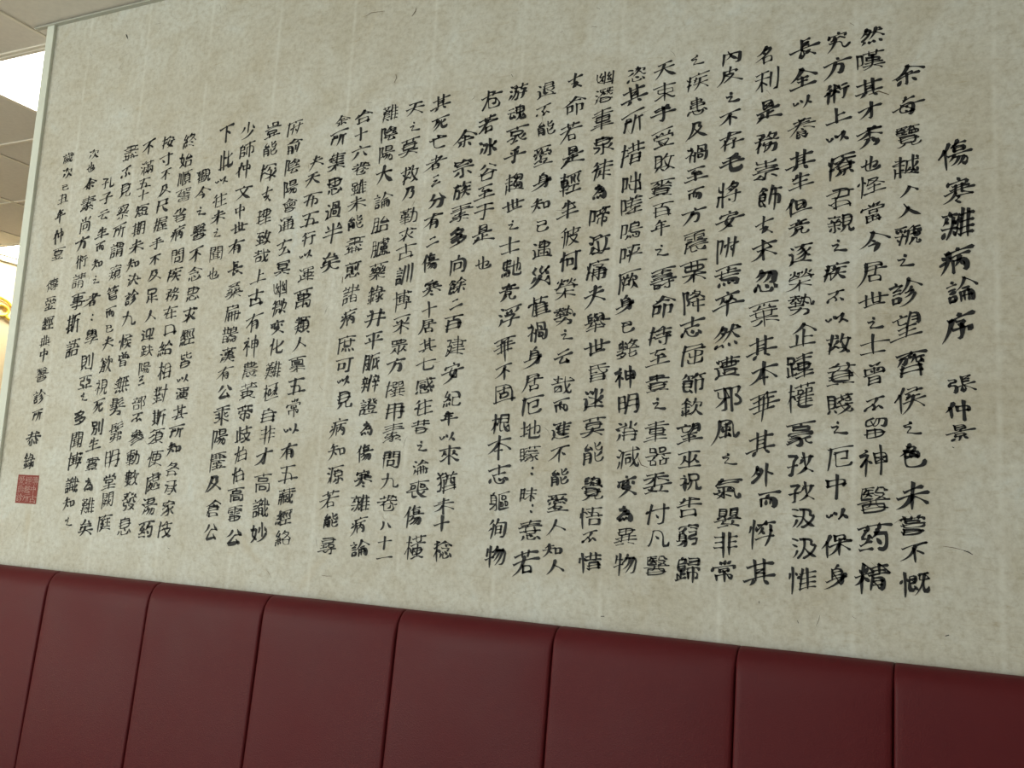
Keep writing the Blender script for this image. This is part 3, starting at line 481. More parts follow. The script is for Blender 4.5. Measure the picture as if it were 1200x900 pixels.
24120:[[62,4,62,26],[38,10,46,24],[88,8,78,24],[12,34,6,52],[14,38,116,28,104,46],[42,48,44,68],[42,50,84,45,80,64],[46,68,82,63],[26,80,26,108],[26,82,98,74,96,104,84,100],[62,66,62,122]],
24179:[[20,23,114,23],[32,38,40,62],[67,22,67,124],[14,77,122,77],[104,38,94,60,90,62]],
24180:[[56,12,30,46],[50,30,92,26],[40,54,84,48],[40,54,38,76],[18,80,110,72],[66,30,66,120]],
24182:[[33,12,39,15,47,28,44,87,36,107,18,122],[20,40,118,40],[100,14,88,38,91,43,91,124],[14,77,122,77]],
24189:[[19,26,19,113,118,113],[46,25,31,59,50,59],[67,14,67,114],[94,25,80,58,98,57],[56,47,32,94],[117,26,117,122],[52,74,59,95,58,99],[103,48,81,92,106,90],[28,98,33,94,58,91],[100,71,108,98]],
24207:[[62,6,68,16],[36,30,108,20],[38,30,32,74,8,114],[56,42,92,36,70,54],[60,50,74,60],[42,72,112,62,98,78],[74,66,74,114,58,104]],
24220:[[24,28,122,28],[24,28,23,88,16,122],[71,12,75,28],[58,39,48,68,50,73,50,124],[49,68,35,79],[66,60,122,60],[106,40,106,117,103,121,88,122],[73,77,85,97]],
24237:[[24,25,122,25],[24,25,23,78,15,119,17,127],[73,12,76,26],[36,43,57,44,45,72],[74,48,118,43],[38,73,59,71,60,80,49,108,32,122],[96,44,96,100],[38,86,44,99,50,103],[76,71,118,71],[48,107,64,117,79,120,117,121,126,118],[72,99,122,99]],
24246:[[25,27,122,27],[25,27,24,83,15,120],[74,12,76,28],[58,40,58,83,60,85,99,84],[36,56,122,56],[100,40,99,84],[49,99,36,121],[65,100,66,120],[87,102,92,120],[109,101,120,120]],
24314:[[16,21,37,21,39,23,23,59],[58,24,111,24,112,55,109,59],[83,12,83,106],[50,41,122,41],[16,60,41,58,40,72,31,103,17,120,10,121],[18,77,24,92,32,97],[56,59,109,59],[56,76,116,76],[30,102,48,113,64,118,120,120],[50,94,120,94]],
24373:[[14,20,46,16,42,36],[16,40,42,37],[16,40,12,60],[14,60,46,56,40,108,26,100],[70,10,70,62],[72,14,108,10],[72,30,102,27],[72,46,102,43],[52,68,122,58],[70,66,68,108,84,96],[80,66,98,92,124,104]],
24444:[[41,13,15,38],[86,14,86,64],[40,42,30,63,31,124],[57,33,115,33],[57,33,56,81,52,104,45,119,46,123],[20,68,30,64],[56,64,108,64,111,66,106,82,94,99,78,113,60,122],[115,33,113,50],[68,62,70,75,84,98,101,113,120,121]],
24448:[[39,14,16,37],[80,13,87,26,85,32,86,120],[42,42,33,54,30,64,31,124],[52,38,120,38],[31,64,22,68,13,76],[58,76,116,76],[48,119,122,119]],
24455:[[39,14,16,37],[70,13,62,32,47,52],[43,41,34,51,30,62,32,124],[60,33,113,33,116,35,115,92,112,114,108,121],[31,62,22,66,13,76],[59,56,89,55],[59,56,59,108],[89,55,91,57,91,97],[58,76,92,76],[58,97,91,97],[90,122,108,121]],
24466:[[38,13,28,25,14,37],[86,12,86,118],[56,30,118,30],[41,40,30,59,31,124],[32,62,23,64,13,72],[48,57,122,57],[60,74,58,98,44,122],[57,98,74,114,88,119,118,121,126,117],[86,85,118,85]],
24494:[[32,14,12,37],[63,12,63,48],[46,22,46,45,48,46,78,46],[35,40,26,61,27,122],[79,22,78,46],[99,14,92,58,100,85,105,90,105,99,82,122],[26,61,18,65,13,72],[44,64,84,65,93,58],[94,40,118,41,114,71,108,87,105,89],[51,80,49,105,41,121],[51,80,74,80,75,104,70,111],[74,104,87,98],[104,102,108,103,122,121]],
24535:[[12,28,112,18],[62,4,62,54],[32,58,94,50],[16,78,8,100],[36,74,44,106,86,110,92,90],[62,74,70,88],[98,74,112,92]],
24565:[[66,16,34,39,18,47,12,46],[66,16,95,35,121,47],[61,37,73,44],[30,58,95,58,97,62,90,73],[26,90,16,115],[55,78,58,79,74,96],[43,88,43,110,44,116,48,119,92,119,96,116,100,106],[105,87,121,113]],
24573:[[47,13,44,15,40,27,19,46],[38,27,111,28,110,50,105,72,102,76,86,77],[60,27,57,38,47,52,31,67,24,67],[87,26,86,38,80,49,69,64,55,76],[24,91,16,114],[42,90,42,110,46,120,91,120,95,118,96,108],[68,88,78,101],[106,90,119,114]],
24605:[[28,19,27,68],[28,19,107,20,107,68,68,68,27,68],[67,18,67,70],[26,44,108,44],[28,90,18,115],[57,81,62,81,80,94],[45,90,46,115,49,119,90,119,94,115,95,106],[105,88,120,115]],
24618:[[20,6,22,116],[10,36,4,54],[30,30,36,42],[50,18,100,10,80,36,46,60],[58,24,84,44,118,54],[56,74,104,66],[80,54,80,104],[42,112,120,100]],
24675:[[16,20,23,19,42,29],[71,12,53,42],[62,27,113,27,113,36,107,45],[83,26,81,49,72,62,58,73,47,76],[44,50,16,65],[80,48,86,51,96,65,105,72,115,76,119,74],[29,96,17,117],[62,85,81,98],[47,94,47,111,51,120,91,120,95,116,97,108],[103,92,119,115]],
24685:[[47,14,47,53,43,63,25,81,16,86,12,85],[22,29,114,29],[88,14,88,52,92,64,106,76,122,86],[14,55,122,55],[60,74,59,121,45,122,39,118],[40,86,25,109],[77,87,83,109],[95,84,110,109]],
24687:[[35,25,33,29,33,77],[35,25,100,25,102,27,102,44,102,78,33,77],[66,12,64,26],[32,43,104,43],[32,60,104,60],[26,96,18,114,12,117],[65,76,65,88,77,102],[42,96,43,116,50,120,89,120,95,118,97,108],[105,92,119,113]],
24735:[[30,14,30,124],[17,38,13,66],[28,33,41,35,48,52],[54,19,118,19],[80,18,79,38,73,68],[58,41,110,41,108,68],[52,68,122,68],[62,87,113,87],[62,87,61,124],[113,87,113,115,111,117,60,117]],
24739:[[34,12,36,32],[34,14,90,8,86,28],[38,32,88,26],[26,42,28,62],[26,44,100,36,96,56],[30,62,98,55],[62,2,62,74],[16,84,8,104],[36,80,44,108,86,110,92,92],[62,80,70,92],[98,78,112,94]],
24756:[[30,12,30,124],[18,36,14,61,12,66,9,66],[40,34,46,51,45,54],[85,12,88,30],[54,29,120,29],[70,41,66,57,53,72],[65,56,80,67],[104,40,101,57,91,68,91,75,86,81,86,124],[100,56,113,64],[50,91,122,91]],
24796:[[30,12,30,122],[17,36,12,66],[74,12,74,58],[40,34,46,50,45,54],[58,30,120,30],[103,12,103,58],[54,56,122,56],[64,96,114,96],[112,74,113,115],[112,74,68,74,65,77,65,124],[64,117,111,117,113,115]],
24799:[[29,14,29,124],[16,38,12,64],[72,14,61,45,63,51,63,124],[40,32,44,45],[91,15,97,26,94,40,94,116],[62,36,120,37],[62,46,55,50,48,59],[62,62,116,62],[62,88,116,88],[62,114,122,114]],
24823:[[20,22,116,22],[68,12,59,26,59,36],[26,35,110,35],[14,48,120,48],[54,36,52,48],[44,48,41,64,42,86,92,86,95,83,95,66,91,48],[10,72,19,73,43,61,92,61,116,72,124,72],[40,73,96,73],[29,101,20,115,12,120],[62,84,63,94,75,102,80,102],[48,100,48,116,51,120,88,120,93,111],[105,103,120,118]],
24840:[[13,38,17,40,43,31,70,16,93,30,119,39,126,37],[44,29,49,36,84,36,93,29],[27,50,27,88],[27,50,60,49,62,53,61,86,64,94,79,103],[26,62,64,62],[26,74,64,74],[84,52,84,76],[109,48,108,85,98,87],[52,87,62,86],[32,101,18,119],[49,100,49,116,52,120,89,120,93,117,94,110],[107,101,119,118]],
24859:[[24,20,63,19,104,14,116,16],[34,19,41,35,41,44],[62,18,68,34,62,49,76,58],[19,58,19,45,21,43,114,43,117,45,117,58],[35,60,23,75],[104,25,96,35,95,44],[50,58,51,70,58,75],[58,73,52,88],[56,74,83,73,89,66],[98,58,111,71],[19,104,51,87,91,89,93,91,91,96,74,111],[43,92,47,98,60,106,63,112],[18,122,42,119,63,111,74,110,77,114,100,120,115,122,124,120]],
24863:[[26,26,122,26],[26,26,23,63,16,86],[82,12,85,42,94,72,107,84,116,85,120,82,122,74,118,66],[36,42,72,42],[97,14,100,13,108,18,109,28],[68,57,68,78],[68,57,41,57,39,59,39,75,41,78,68,78,78,83],[113,40,101,62,93,67],[26,101,16,118],[42,96,43,118,50,122,90,122,96,118,97,108],[61,90,73,103],[95,71,78,83],[105,96,114,107,118,117]],
24936:[[18,6,20,116],[8,36,2,54],[28,30,34,42],[40,16,40,96,66,80],[40,18,66,14,64,52],[42,34,64,31],[42,54,64,50],[62,66,74,90],[78,18,114,12],[82,18,78,48,122,40],[100,18,92,64,66,108],[98,50,98,104,116,108,122,84]],
24950:[[24,22,122,22],[24,22,22,86,14,122],[22,36,112,36,115,39,115,48,112,52],[54,20,54,52],[72,14,73,22],[22,52,112,52],[84,20,84,54],[22,64,117,64,119,66,118,74],[43,75,35,86],[69,64,70,71,79,76],[54,74,55,83,63,88],[62,86,61,98],[60,87,88,85,91,81],[29,106,58,96,95,97,97,99,95,104,84,110,83,114],[54,98,56,105,69,115],[30,123,55,119,72,113,109,122,118,123,125,119]],
25152:[[16,24,116,12],[30,38,30,62],[30,40,56,36,54,58],[32,56,52,53],[24,62,14,104],[78,36,74,70,56,108],[76,52,116,44],[98,50,96,112]],
25153:[[29,26,110,26,112,28,112,48],[29,26,27,73,22,100,15,117,15,126],[69,14,70,26],[26,49,112,48],[40,68,39,122],[40,68,113,68,116,70,116,114,113,121,104,122],[64,66,64,120],[38,94,118,94],[89,66,89,120]],
25163:[[84,12,40,26],[32,46,94,38],[14,72,112,62],[60,22,70,70,64,116,48,106]],
25165:[[18,46,106,34],[70,8,70,112,54,100],[68,46,44,76,14,96]],
25215:[[32,19,102,19],[16,47,39,47,41,50,35,77,18,107],[96,19,91,28,69,43,68,118],[52,55,86,55],[95,42,104,81,121,107],[50,75,86,75],[119,47,107,62,99,64],[44,95,94,95],[48,121,68,118]],
25216:[[31,14,31,117,28,122,16,122],[14,40,46,40],[87,14,87,62],[56,34,118,34],[14,80,46,72,49,68],[58,62,110,62,113,64,107,80,89,101,73,113,52,122],[64,60,65,71,72,84,84,101,107,117,118,121,126,119]],
25345:[[30,12,30,116,27,122,16,121],[12,40,44,40],[89,14,89,56],[60,30,118,30],[54,55,124,55],[11,82,44,72],[54,79,122,79],[106,54,105,118,99,122,86,121],[67,91,78,108]],
25353:[[31,12,31,116,29,122,18,123],[12,40,46,40],[87,12,89,30],[58,46,58,30,89,30,120,30,120,46],[85,42,66,84,67,89,121,121],[12,85,49,74],[52,64,122,64],[107,62,105,80,94,102,77,114,57,123]],
25506:[[30,12,30,114,28,121,18,122],[14,40,42,40],[54,36,54,22,57,20,117,20,118,36],[76,37,55,59],[14,80,42,71,44,67],[52,76,78,76,92,82,107,102,121,113],[86,60,86,122],[109,49,116,58],[122,76,95,76,82,81,60,107,51,113,47,112]],
25514:[[31,12,31,114,28,121,16,121],[12,40,44,40],[74,14,74,56],[58,30,122,30],[104,12,104,58],[54,56,122,56],[14,80,28,78,47,69],[68,74,113,74],[68,74,66,77,66,124],[64,96,116,96],[113,74,114,115],[64,117,112,117,114,115]],
25569:[[28,12,28,115,26,121,16,122],[12,40,42,40],[56,19,114,18],[56,19,54,81,50,104,44,120],[54,38,116,37,116,20,114,18],[54,55,118,55],[11,82,44,70],[84,55,74,79,92,80,112,77],[103,64,117,81],[91,78,91,122],[64,98,118,98],[58,120,124,120]],
25776:[[30,12,30,114,28,121,16,123],[12,40,44,40],[55,18,79,17],[55,18,55,47,57,52,62,54,77,54,81,52,84,46],[79,17,79,34,54,34],[93,18,118,17],[93,18,93,45,94,51,100,54,116,54,123,48],[118,17,118,34,92,34],[46,66,43,70,15,78,10,83],[71,64,71,100],[54,75,120,75],[101,64,101,100],[48,98,124,98],[74,108,53,121,46,121],[98,110,103,111,120,122,128,122]],
25937:[[42,14,42,67,44,76,42,82,42,116,39,122,26,122],[14,36,68,36],[56,14,67,26],[90,14,82,56,77,59,73,67],[19,53,29,68],[84,39,122,39],[64,51,52,66,43,71],[114,38,109,70,103,87,99,89],[43,77,55,83,67,95],[82,57,86,59,94,85,99,90,99,100],[43,83,31,86,13,101],[98,98,121,120],[100,98,79,117,69,120]],
25943:[[21,18,20,90],[21,18,55,19,55,66,55,90,20,90],[18,42,56,42],[84,12,75,51,65,63,53,66,18,66],[78,37,124,38],[75,52,79,54,87,80,94,89,94,100],[111,36,106,68,99,85,93,90],[31,99,15,122],[49,102,57,115,67,120],[93,97,115,117,120,120,124,119],[95,97,67,120]],
25976:[[23,22,23,48],[23,22,64,22,64,48,42,49,23,48],[43,12,43,72,38,90],[12,35,74,35],[94,12,88,53,97,82,101,85,101,97,88,113,78,122],[21,61,19,64,20,76],[21,61,64,61,68,63,66,76,43,76,20,76],[88,38,124,38],[16,90,62,90,60,98,50,112],[113,38,107,77,105,83,101,84],[89,53,83,57,79,66],[32,90,29,104,64,119],[43,110,37,116,16,124],[101,98,105,99,111,109,122,120]],
25987:[[26,16,28,32],[42,12,42,62],[21,30,20,64],[21,30,62,30,64,32,64,64],[58,18,57,32],[33,40,29,57],[92,12,82,31,73,37,62,37],[51,39,55,56],[84,24,122,25],[81,30,101,53,121,63],[16,75,122,75],[111,24,110,34,100,47,89,56,75,62],[44,75,38,89],[13,100,38,88,59,89,61,91,56,102,39,115,18,123,12,120],[80,74,80,113,83,118,117,119,122,113,118,104],[31,102,44,112],[79,99,112,90,118,91]],
25991:[[14,37,122,37],[65,14,71,25],[36,36,37,46,43,59,65,89,93,109,118,120,124,118],[100,36,91,62,71,89,40,111,18,120,10,118]],
26031:[[26,14,26,94],[14,31,68,31],[58,14,58,94],[24,50,60,50],[81,26,121,16],[81,26,80,86,75,109,65,123],[24,70,60,70],[12,92,68,92],[80,57,124,57],[109,56,109,124],[33,102,17,121],[50,102,58,114]],
26041:[[62,8,70,20],[12,40,114,28],[50,50,92,44,84,104,68,96],[56,36,46,74,14,110]],
26063:[[31,15,37,24,37,36],[12,35,54,35],[28,34,25,90,22,105,14,121],[78,14,75,30,61,48],[74,30,122,30],[26,62,51,63,48,116,44,120,34,120],[84,42,79,56,64,70],[78,56,118,56],[94,56,94,91,83,107,64,122],[64,84,122,84],[93,90,114,116,119,120,123,119]],
26126:[[19,23,50,22],[19,23,19,102],[50,22,52,24,52,88],[73,19,72,81,64,105,52,120],[73,19,116,19,118,21,118,115,116,121],[18,55,54,55],[72,50,120,50],[18,89,52,88],[70,82,120,82],[98,122,116,121]],
26127:[[31,21,108,16],[31,21,30,66],[28,41,120,41],[72,18,74,38,80,44,85,55,94,64,107,69,116,69,121,61,117,55],[24,68,64,61],[34,79,101,79],[34,79,33,124],[32,98,104,98],[32,117,100,117,102,115],[101,79,102,115]],
26132:[[46,14,46,56],[22,30,114,30],[89,14,89,56],[14,55,120,55],[36,74,34,78,32,118],[36,74,101,75,101,118,32,118],[32,96,102,96]],
26151:[[18,24,42,23],[18,24,18,110],[42,23,44,25,44,97],[88,14,88,122],[60,35,118,35],[16,60,46,60],[56,66,83,66,88,69,93,66,122,66],[16,98,44,97],[49,113,52,113,60,106,79,81,88,76,97,81,114,106]],
26159:[[42,12,42,52],[42,12,88,8,86,48],[46,30,82,27],[44,50,84,46],[16,66,112,58],[64,62,62,96],[64,78,92,74],[38,76,32,98,8,112],[34,90,66,106,122,110]],
26223:[[40,8,40,40],[40,8,88,4,86,36],[44,22,82,20],[44,38,84,35],[62,42,66,50],[10,60,118,50],[42,68,42,84],[42,68,86,64,84,82],[44,84,84,80],[64,84,64,114,54,108],[44,94,28,108],[82,92,98,106]],
26366:[[42,4,52,18],[88,4,72,18],[22,28,26,62],[22,30,104,22,98,56],[62,26,62,58],[46,36,52,46],[82,32,74,44],[26,60,98,54],[38,72,40,114],[38,74,90,68,86,110],[42,92,86,87],[42,112,88,107]],
26371:[[15,44,49,32,52,36,84,36,89,31],[69,16,52,28,50,32],[69,16,88,32,118,43,124,42],[23,42,29,51,29,73,31,75,105,75,107,72,107,51],[28,50,103,49,107,51],[45,57,51,68],[67,48,67,76],[91,57,82,69],[37,88,36,119],[37,88,100,89,100,119,36,119],[36,104,102,104]],
26377:[[12,40,116,28],[64,8,44,50,8,86],[48,52,46,114],[48,54,92,48,90,114,76,106],[50,70,88,66],[50,86,88,82]],
26395:[[36,4,44,14],[10,26,62,18],[26,26,28,54,60,46],[78,6,74,40,62,58],[78,8,110,4,108,54,98,50],[80,22,104,19],[80,36,104,33],[34,70,92,62],[38,88,88,82],[62,66,62,108],[10,114,118,102]],
26399:[[26,14,26,94],[14,31,68,31],[58,14,58,94],[24,50,60,50],[83,21,82,82,78,107,72,122],[83,21,116,20,118,22,118,115,116,121,102,122],[24,70,60,70],[82,49,120,49],[12,92,68,92],[30,103,14,122],[80,79,120,79],[51,103,61,117]],
26410:[[34,34,90,26],[12,60,114,48],[62,8,62,112],[58,60,36,86,8,100],[66,58,88,82,120,94]],
26411:[[16,34,112,22],[34,60,94,50],[62,8,62,112],[58,60,36,86,8,100],[66,58,88,82,120,94]],
26412:[[12,42,112,30],[62,6,62,118],[58,38,38,72,4,94],[66,38,88,68,122,84],[42,88,84,82]],
26463:[[16,28,118,28],[67,14,67,124],[14,115,18,117,32,110,76,78,107,78,109,76,109,52,107,50,30,50,27,52,27,78,61,78,73,84,104,110,117,116,124,115]],
26647:[[16,20,120,20],[53,20,53,66],[25,40,24,63],[25,40,84,40,110,40,110,64,24,63],[82,20,82,66],[14,85,56,85,61,88,74,88,80,85,122,85],[68,74,68,124],[61,87,56,94,45,104,17,119],[75,87,84,98,100,110,116,118,124,117]],
26681:[[34,12,32,60,34,66,34,124],[14,39,50,39],[32,55,43,62,49,72,48,80],[62,43,112,43],[33,61,25,67,14,91,14,100],[111,20,111,66],[111,20,67,19,64,21,63,118,85,115,90,110],[62,67,111,66],[85,66,89,84,93,92,98,95,100,103,115,117,124,118],[117,82,97,96]],
26705:[[30,17,100,17],[38,27,59,30,63,33,79,33,98,42,102,41],[28,43,59,37,62,33],[16,52,53,52,52,58,44,70],[92,17,90,24,81,29,80,33],[22,61,54,75],[12,77,20,78,33,73,36,69],[72,52,110,52,109,59,100,69],[14,91,120,91],[74,63,86,65,89,69,100,68,118,78],[90,68,71,76,68,81,68,124],[59,91,55,99,44,107,29,116,14,119],[79,91,81,100,98,111,116,119,124,118]],
26820:[[14,23,50,25,122,23],[67,12,68,24],[50,24,47,31,35,42],[24,44,35,41,44,43,99,39,118,44],[14,62,122,62],[89,22,89,30,96,34,99,40],[35,54,35,77,38,79,99,79,101,76,101,54],[68,52,67,122],[14,94,76,96,82,94,122,94],[58,95,55,102,49,106,25,118,14,119],[77,95,82,103,97,112,116,119,126,117]],
26997:[[29,12,27,64,29,70,29,122],[14,38,40,38],[52,20,116,20],[27,58,37,61,42,75],[107,20,102,29,82,41,81,101,78,104,68,104],[28,65,21,70,12,98],[67,49,67,84],[67,49,51,48,51,94],[94,46,113,46,117,48,114,63,108,76,108,84],[50,87,63,87,67,84],[98,64,109,76],[44,117,122,117],[109,82,97,96],[108,83,112,85,119,98]],
27054:[[26,19,20,30],[41,12,39,35,31,43,16,50,19,72],[38,34,56,45],[64,20,60,21,54,30],[79,19,73,30],[95,12,92,34,83,43,71,49],[18,59,118,59],[91,33,117,49,117,72],[118,19,108,31],[22,84,60,84,72,87,96,108,115,117,122,116],[67,70,67,124],[67,86,38,109,17,118],[73,87,76,84,114,84]],
27243:[[33,12,31,61,33,69,33,124],[14,41,48,41],[73,12,74,41,100,41,104,38],[54,24,124,24],[104,12,104,38],[52,55,124,55],[88,54,88,102],[60,71,61,102],[60,71,86,70,116,71,115,101,61,102],[14,98,24,68,29,65,42,69,48,77,48,86],[58,86,118,86],[50,121,54,122,75,111],[103,110,119,121,128,121]],
27402:[[30,12,30,124],[14,39,42,39],[50,22,122,22],[72,12,72,30],[102,12,102,30],[57,39,57,58],[57,39,79,39,79,57,68,58,57,58],[38,62,45,79],[38,62,28,59,22,65,12,96],[93,40,117,39],[93,40,93,57,90,64,93,73,93,118],[67,56,66,73,62,76,60,82,61,118,124,118],[117,39,117,55,115,58,92,58],[64,74,120,75],[51,86,58,84,64,89,118,89],[60,103,116,103]],
27425:[[17,23,35,35],[66,14,62,35,48,61],[60,35,115,36,116,40,108,63],[38,74,16,108],[82,50,82,78,88,82,99,104,109,114,120,120],[82,78,79,80,67,102,56,113,42,122]],
27442:[[31,17,14,40],[54,20,65,34],[85,12,81,35,70,58],[41,38,40,46,20,72,24,82,24,122],[39,45,57,61,64,70,64,75,56,79,27,79,18,75,14,77],[80,36,120,36,117,62],[97,46,95,81,91,85,84,106,72,119],[58,78,57,113],[22,114,57,113],[94,80,100,84,108,105,120,119,120,128]],
27453:[[38,12,37,21,12,47],[36,20,58,36],[18,40,24,46,52,46],[82,12,78,36,67,61],[36,44,36,114],[16,68,56,68],[76,37,118,37,118,47,112,63],[19,82,21,104],[92,52,90,81,78,105,60,122],[53,82,49,100],[16,117,58,109],[89,80,95,83,108,109,122,121]],
27492:[[48,14,48,114],[24,40,24,118],[83,14,84,114,91,118,118,117,121,113,123,98],[46,54,68,54],[82,60,94,58,117,44],[14,120,27,116,70,110]],
27495:[[40,14,40,104],[20,38,21,110],[92,12,92,64],[60,33,122,33],[38,53,56,53],[64,62,113,62,115,64,114,70,107,85,94,102,67,119,61,121,53,119],[70,61,75,80,89,101,110,117,118,120,124,119],[11,114,58,98]],
27506:[[37,18,37,44],[14,42,122,42],[69,14,69,44],[68,24,110,24],[24,61,120,61],[24,61,22,98,16,122],[83,42,85,73,94,106,101,115,109,121,118,120,121,106],[100,42,101,49,109,54,109,62],[36,77,72,77],[54,76,54,101,60,108],[42,88,34,104],[76,88,58,110,35,123],[110,75,100,94,93,100],[95,105,70,122]],
27512:[[37,12,34,24],[21,24,51,24],[21,24,19,27,19,72,51,73,52,56],[51,24,52,38,50,41,18,41],[68,20,114,20,116,23,116,46,114,49],[18,56,52,56],[70,34,118,34],[68,49,114,49],[36,72,36,112],[20,86,20,114],[34,90,56,90],[65,74,65,65,68,63,120,63,121,74],[93,62,93,124],[12,115,58,107],[71,84,71,112],[71,84,74,82,115,82,115,107,114,110,106,111]],
27515:[[16,26,110,20],[44,28,34,60,16,80],[40,50,62,48,50,84,18,116],[94,46,70,64],[72,40,70,104,104,106,108,86]],
27599:[[56,8,40,34],[48,24,94,18],[40,46,30,90,96,84],[42,46,94,40,86,100,72,94],[8,70,120,60],[60,52,68,60],[58,74,66,82]],
27611:[[90,6,38,22],[26,44,96,34],[12,68,112,54],[56,18,56,96,76,108,112,102,116,82]],
27683:[[44,13,40,16,38,23,16,48],[36,24,120,25],[38,40,110,40],[26,56,100,56,102,100,106,115,112,121,120,120,123,110,121,100],[28,68,35,79],[53,66,53,124],[18,89,88,89],[84,67,78,70,71,80,71,90],[52,90,33,109,17,120],[62,102,84,115]],
27714:[[16,35,120,35],[67,14,69,57,67,62,67,117,64,121,48,122],[89,15,107,25,108,36],[31,58,42,72],[68,57,76,62,82,73,88,76,90,84,101,96,117,108,124,108],[109,55,87,77],[68,82,57,84,16,108]],
27762:[[14,18,23,17,40,28],[50,22,101,22,93,57,111,57,113,59,106,82,93,103,75,118,69,121,65,120],[67,20,66,64,54,103,41,122],[15,51,34,63],[65,64,72,68,84,90,96,104,110,115,121,120],[36,82,37,87,21,116,21,120]],
27770:[[20,16,39,26],[80,14,81,74,72,97,64,108,51,119,38,121],[15,50,30,58],[54,34,111,34,111,74],[46,73,124,73],[35,84,35,89,19,119],[81,74,87,78,100,104,109,114,121,121]],
27849:[[30,25,30,63],[30,25,106,25,106,63,70,64,30,63],[70,12,65,16,63,26],[28,44,108,44],[16,81,45,81,47,84,44,93,36,103,15,118],[68,62,68,117,65,122,50,123],[68,82,75,84,87,93,89,99,100,108,116,116,124,115],[114,74,86,94]],
27875:[[22,16,41,26],[80,14,84,23,83,30],[15,51,34,63],[48,38,120,38],[62,52,61,59,68,101,74,107],[38,82,39,87,20,119],[107,52,93,118],[42,117,124,117]],
28014:[[21,16,38,26],[52,22,110,15,122,17],[15,50,32,60],[56,34,62,45,61,49],[80,30,83,48],[54,58,99,58,102,60,100,67,84,81,83,121,68,123],[116,29,112,30,104,46,100,48],[35,82,36,87,18,119],[46,88,120,88]],
28040:[[21,15,38,27],[55,19,65,36],[15,49,32,61],[86,12,86,52],[117,19,107,36],[56,73,116,73],[37,84,19,119],[56,95,116,95],[57,124,57,53,60,50,114,51,114,115,112,121,96,122]],
28138:[[21,16,37,27],[14,50,30,61],[82,20,59,44,44,50],[82,20,86,22,108,44,122,48],[58,43,64,49,101,49,108,43],[35,83,18,120],[73,66,73,122],[93,66,93,122],[50,94,116,94],[52,124,52,71,55,68,113,68,114,116,112,120,108,121]],
28187:[[21,15,37,27],[15,50,31,61],[48,34,122,34],[48,34,46,91,37,121,38,124],[94,14,96,61,99,84,102,88,101,101,110,118,117,120,121,118,123,112,124,103,122,99],[107,14,120,24],[60,52,86,52],[32,84,17,118],[63,70,84,70],[63,70,62,106],[84,70,84,94,82,97,60,97],[121,53,107,84,101,89],[102,100,76,121]],
28216:[[20,16,34,26],[55,14,61,23,59,36],[40,35,76,35,83,40,85,49,91,54,115,54,113,61,105,72,104,120,90,123],[15,50,30,59],[53,34,53,61,49,89,45,105,35,121],[95,12,93,28,84,46],[90,31,124,31],[52,62,73,63,70,117,66,121,56,121],[30,86,16,119],[84,84,124,84]],
28271:[[20,16,38,26],[60,17,59,36,60,51],[60,17,109,17,111,20,111,50,60,51],[10,52,17,51,31,60],[58,34,112,34],[46,67,124,67],[64,66,60,86],[35,84,17,119],[45,95,59,84,116,84,117,94,113,118,109,122,98,122],[76,84,68,101,51,117],[98,84,90,104,76,122]],
28304:[[21,16,37,26],[52,20,122,20],[52,20,51,74,46,102,38,120],[12,52,16,51,31,60],[91,30,89,44],[68,44,68,79],[68,44,88,42,116,44,116,76,114,80,68,79],[66,61,118,61],[33,84,17,119],[92,78,91,120,88,123,78,123],[74,94,59,115],[106,92,112,95,122,114]],
28415:[[19,16,33,26],[64,12,64,45,98,45,101,43],[44,26,122,26],[13,51,28,60],[101,12,101,43],[82,44,82,122],[48,63,47,124],[48,63,115,62,118,65,118,116,115,122,104,123],[32,82,33,85,16,119],[62,74,66,90,75,106,90,105],[97,73,101,89,105,92,109,105,120,106],[67,90,55,107],[102,89,90,105]],
28436:[[22,16,36,25],[49,25,116,25],[49,25,48,38,56,45,110,45],[80,12,82,26],[11,52,28,58],[116,25,118,38],[82,44,82,100],[52,64,52,96,54,99],[52,64,55,62,111,62,113,64,113,82,113,96,110,99,54,99],[34,84,18,118],[50,81,114,81],[38,120,47,121,72,108],[94,108,119,121]],
28450:[[20,16,38,26],[46,22,122,22],[66,12,66,37,69,39,99,38],[10,52,17,51,31,60],[100,12,99,38],[55,52,55,69],[55,52,84,51,112,51,114,54,114,67,110,69,55,69],[83,38,81,98,66,114,46,123],[35,84,18,119],[50,84,116,84],[44,100,122,100],[90,100,92,108,101,115,117,122,124,121]],
28507:[[20,16,35,26],[46,18,78,18],[64,16,64,42,69,47,69,63,82,61],[48,26,48,42,78,42,84,46,90,42,122,42],[15,50,31,59],[88,18,122,18],[106,16,106,40,103,44,103,52,86,70],[90,26,89,44],[64,44,62,45,54,60,42,69],[32,86,17,119],[102,51,108,54,109,68,122,68,124,60],[54,82,54,118],[54,82,113,82,116,118,54,118],[52,100,116,100]],
28797:[[40,12,26,27,23,33,38,52,42,54],[77,12,59,31,76,52],[114,13,97,29,95,33],[88,33,96,33],[94,32,116,55],[39,69,27,86,18,92],[67,62,67,80,54,102,33,117,19,121,11,119],[66,80,73,86,82,104,92,112,110,120,118,121,126,118],[116,69,111,70,100,88,94,92]],
28858:[[50,14,56,26],[36,38,80,32,20,92],[52,52,84,48,70,70],[56,70,92,64,88,110,76,106],[34,92,28,106],[48,90,54,102],[66,84,72,96]],
28937:[[18,21,118,21],[37,34,38,67,34,89,116,90,111,120,107,123,94,122],[68,20,68,56],[14,55,122,55],[66,38,108,38],[36,72,112,72],[27,103,18,122],[46,104,48,120],[66,103,72,117],[88,101,94,111]],
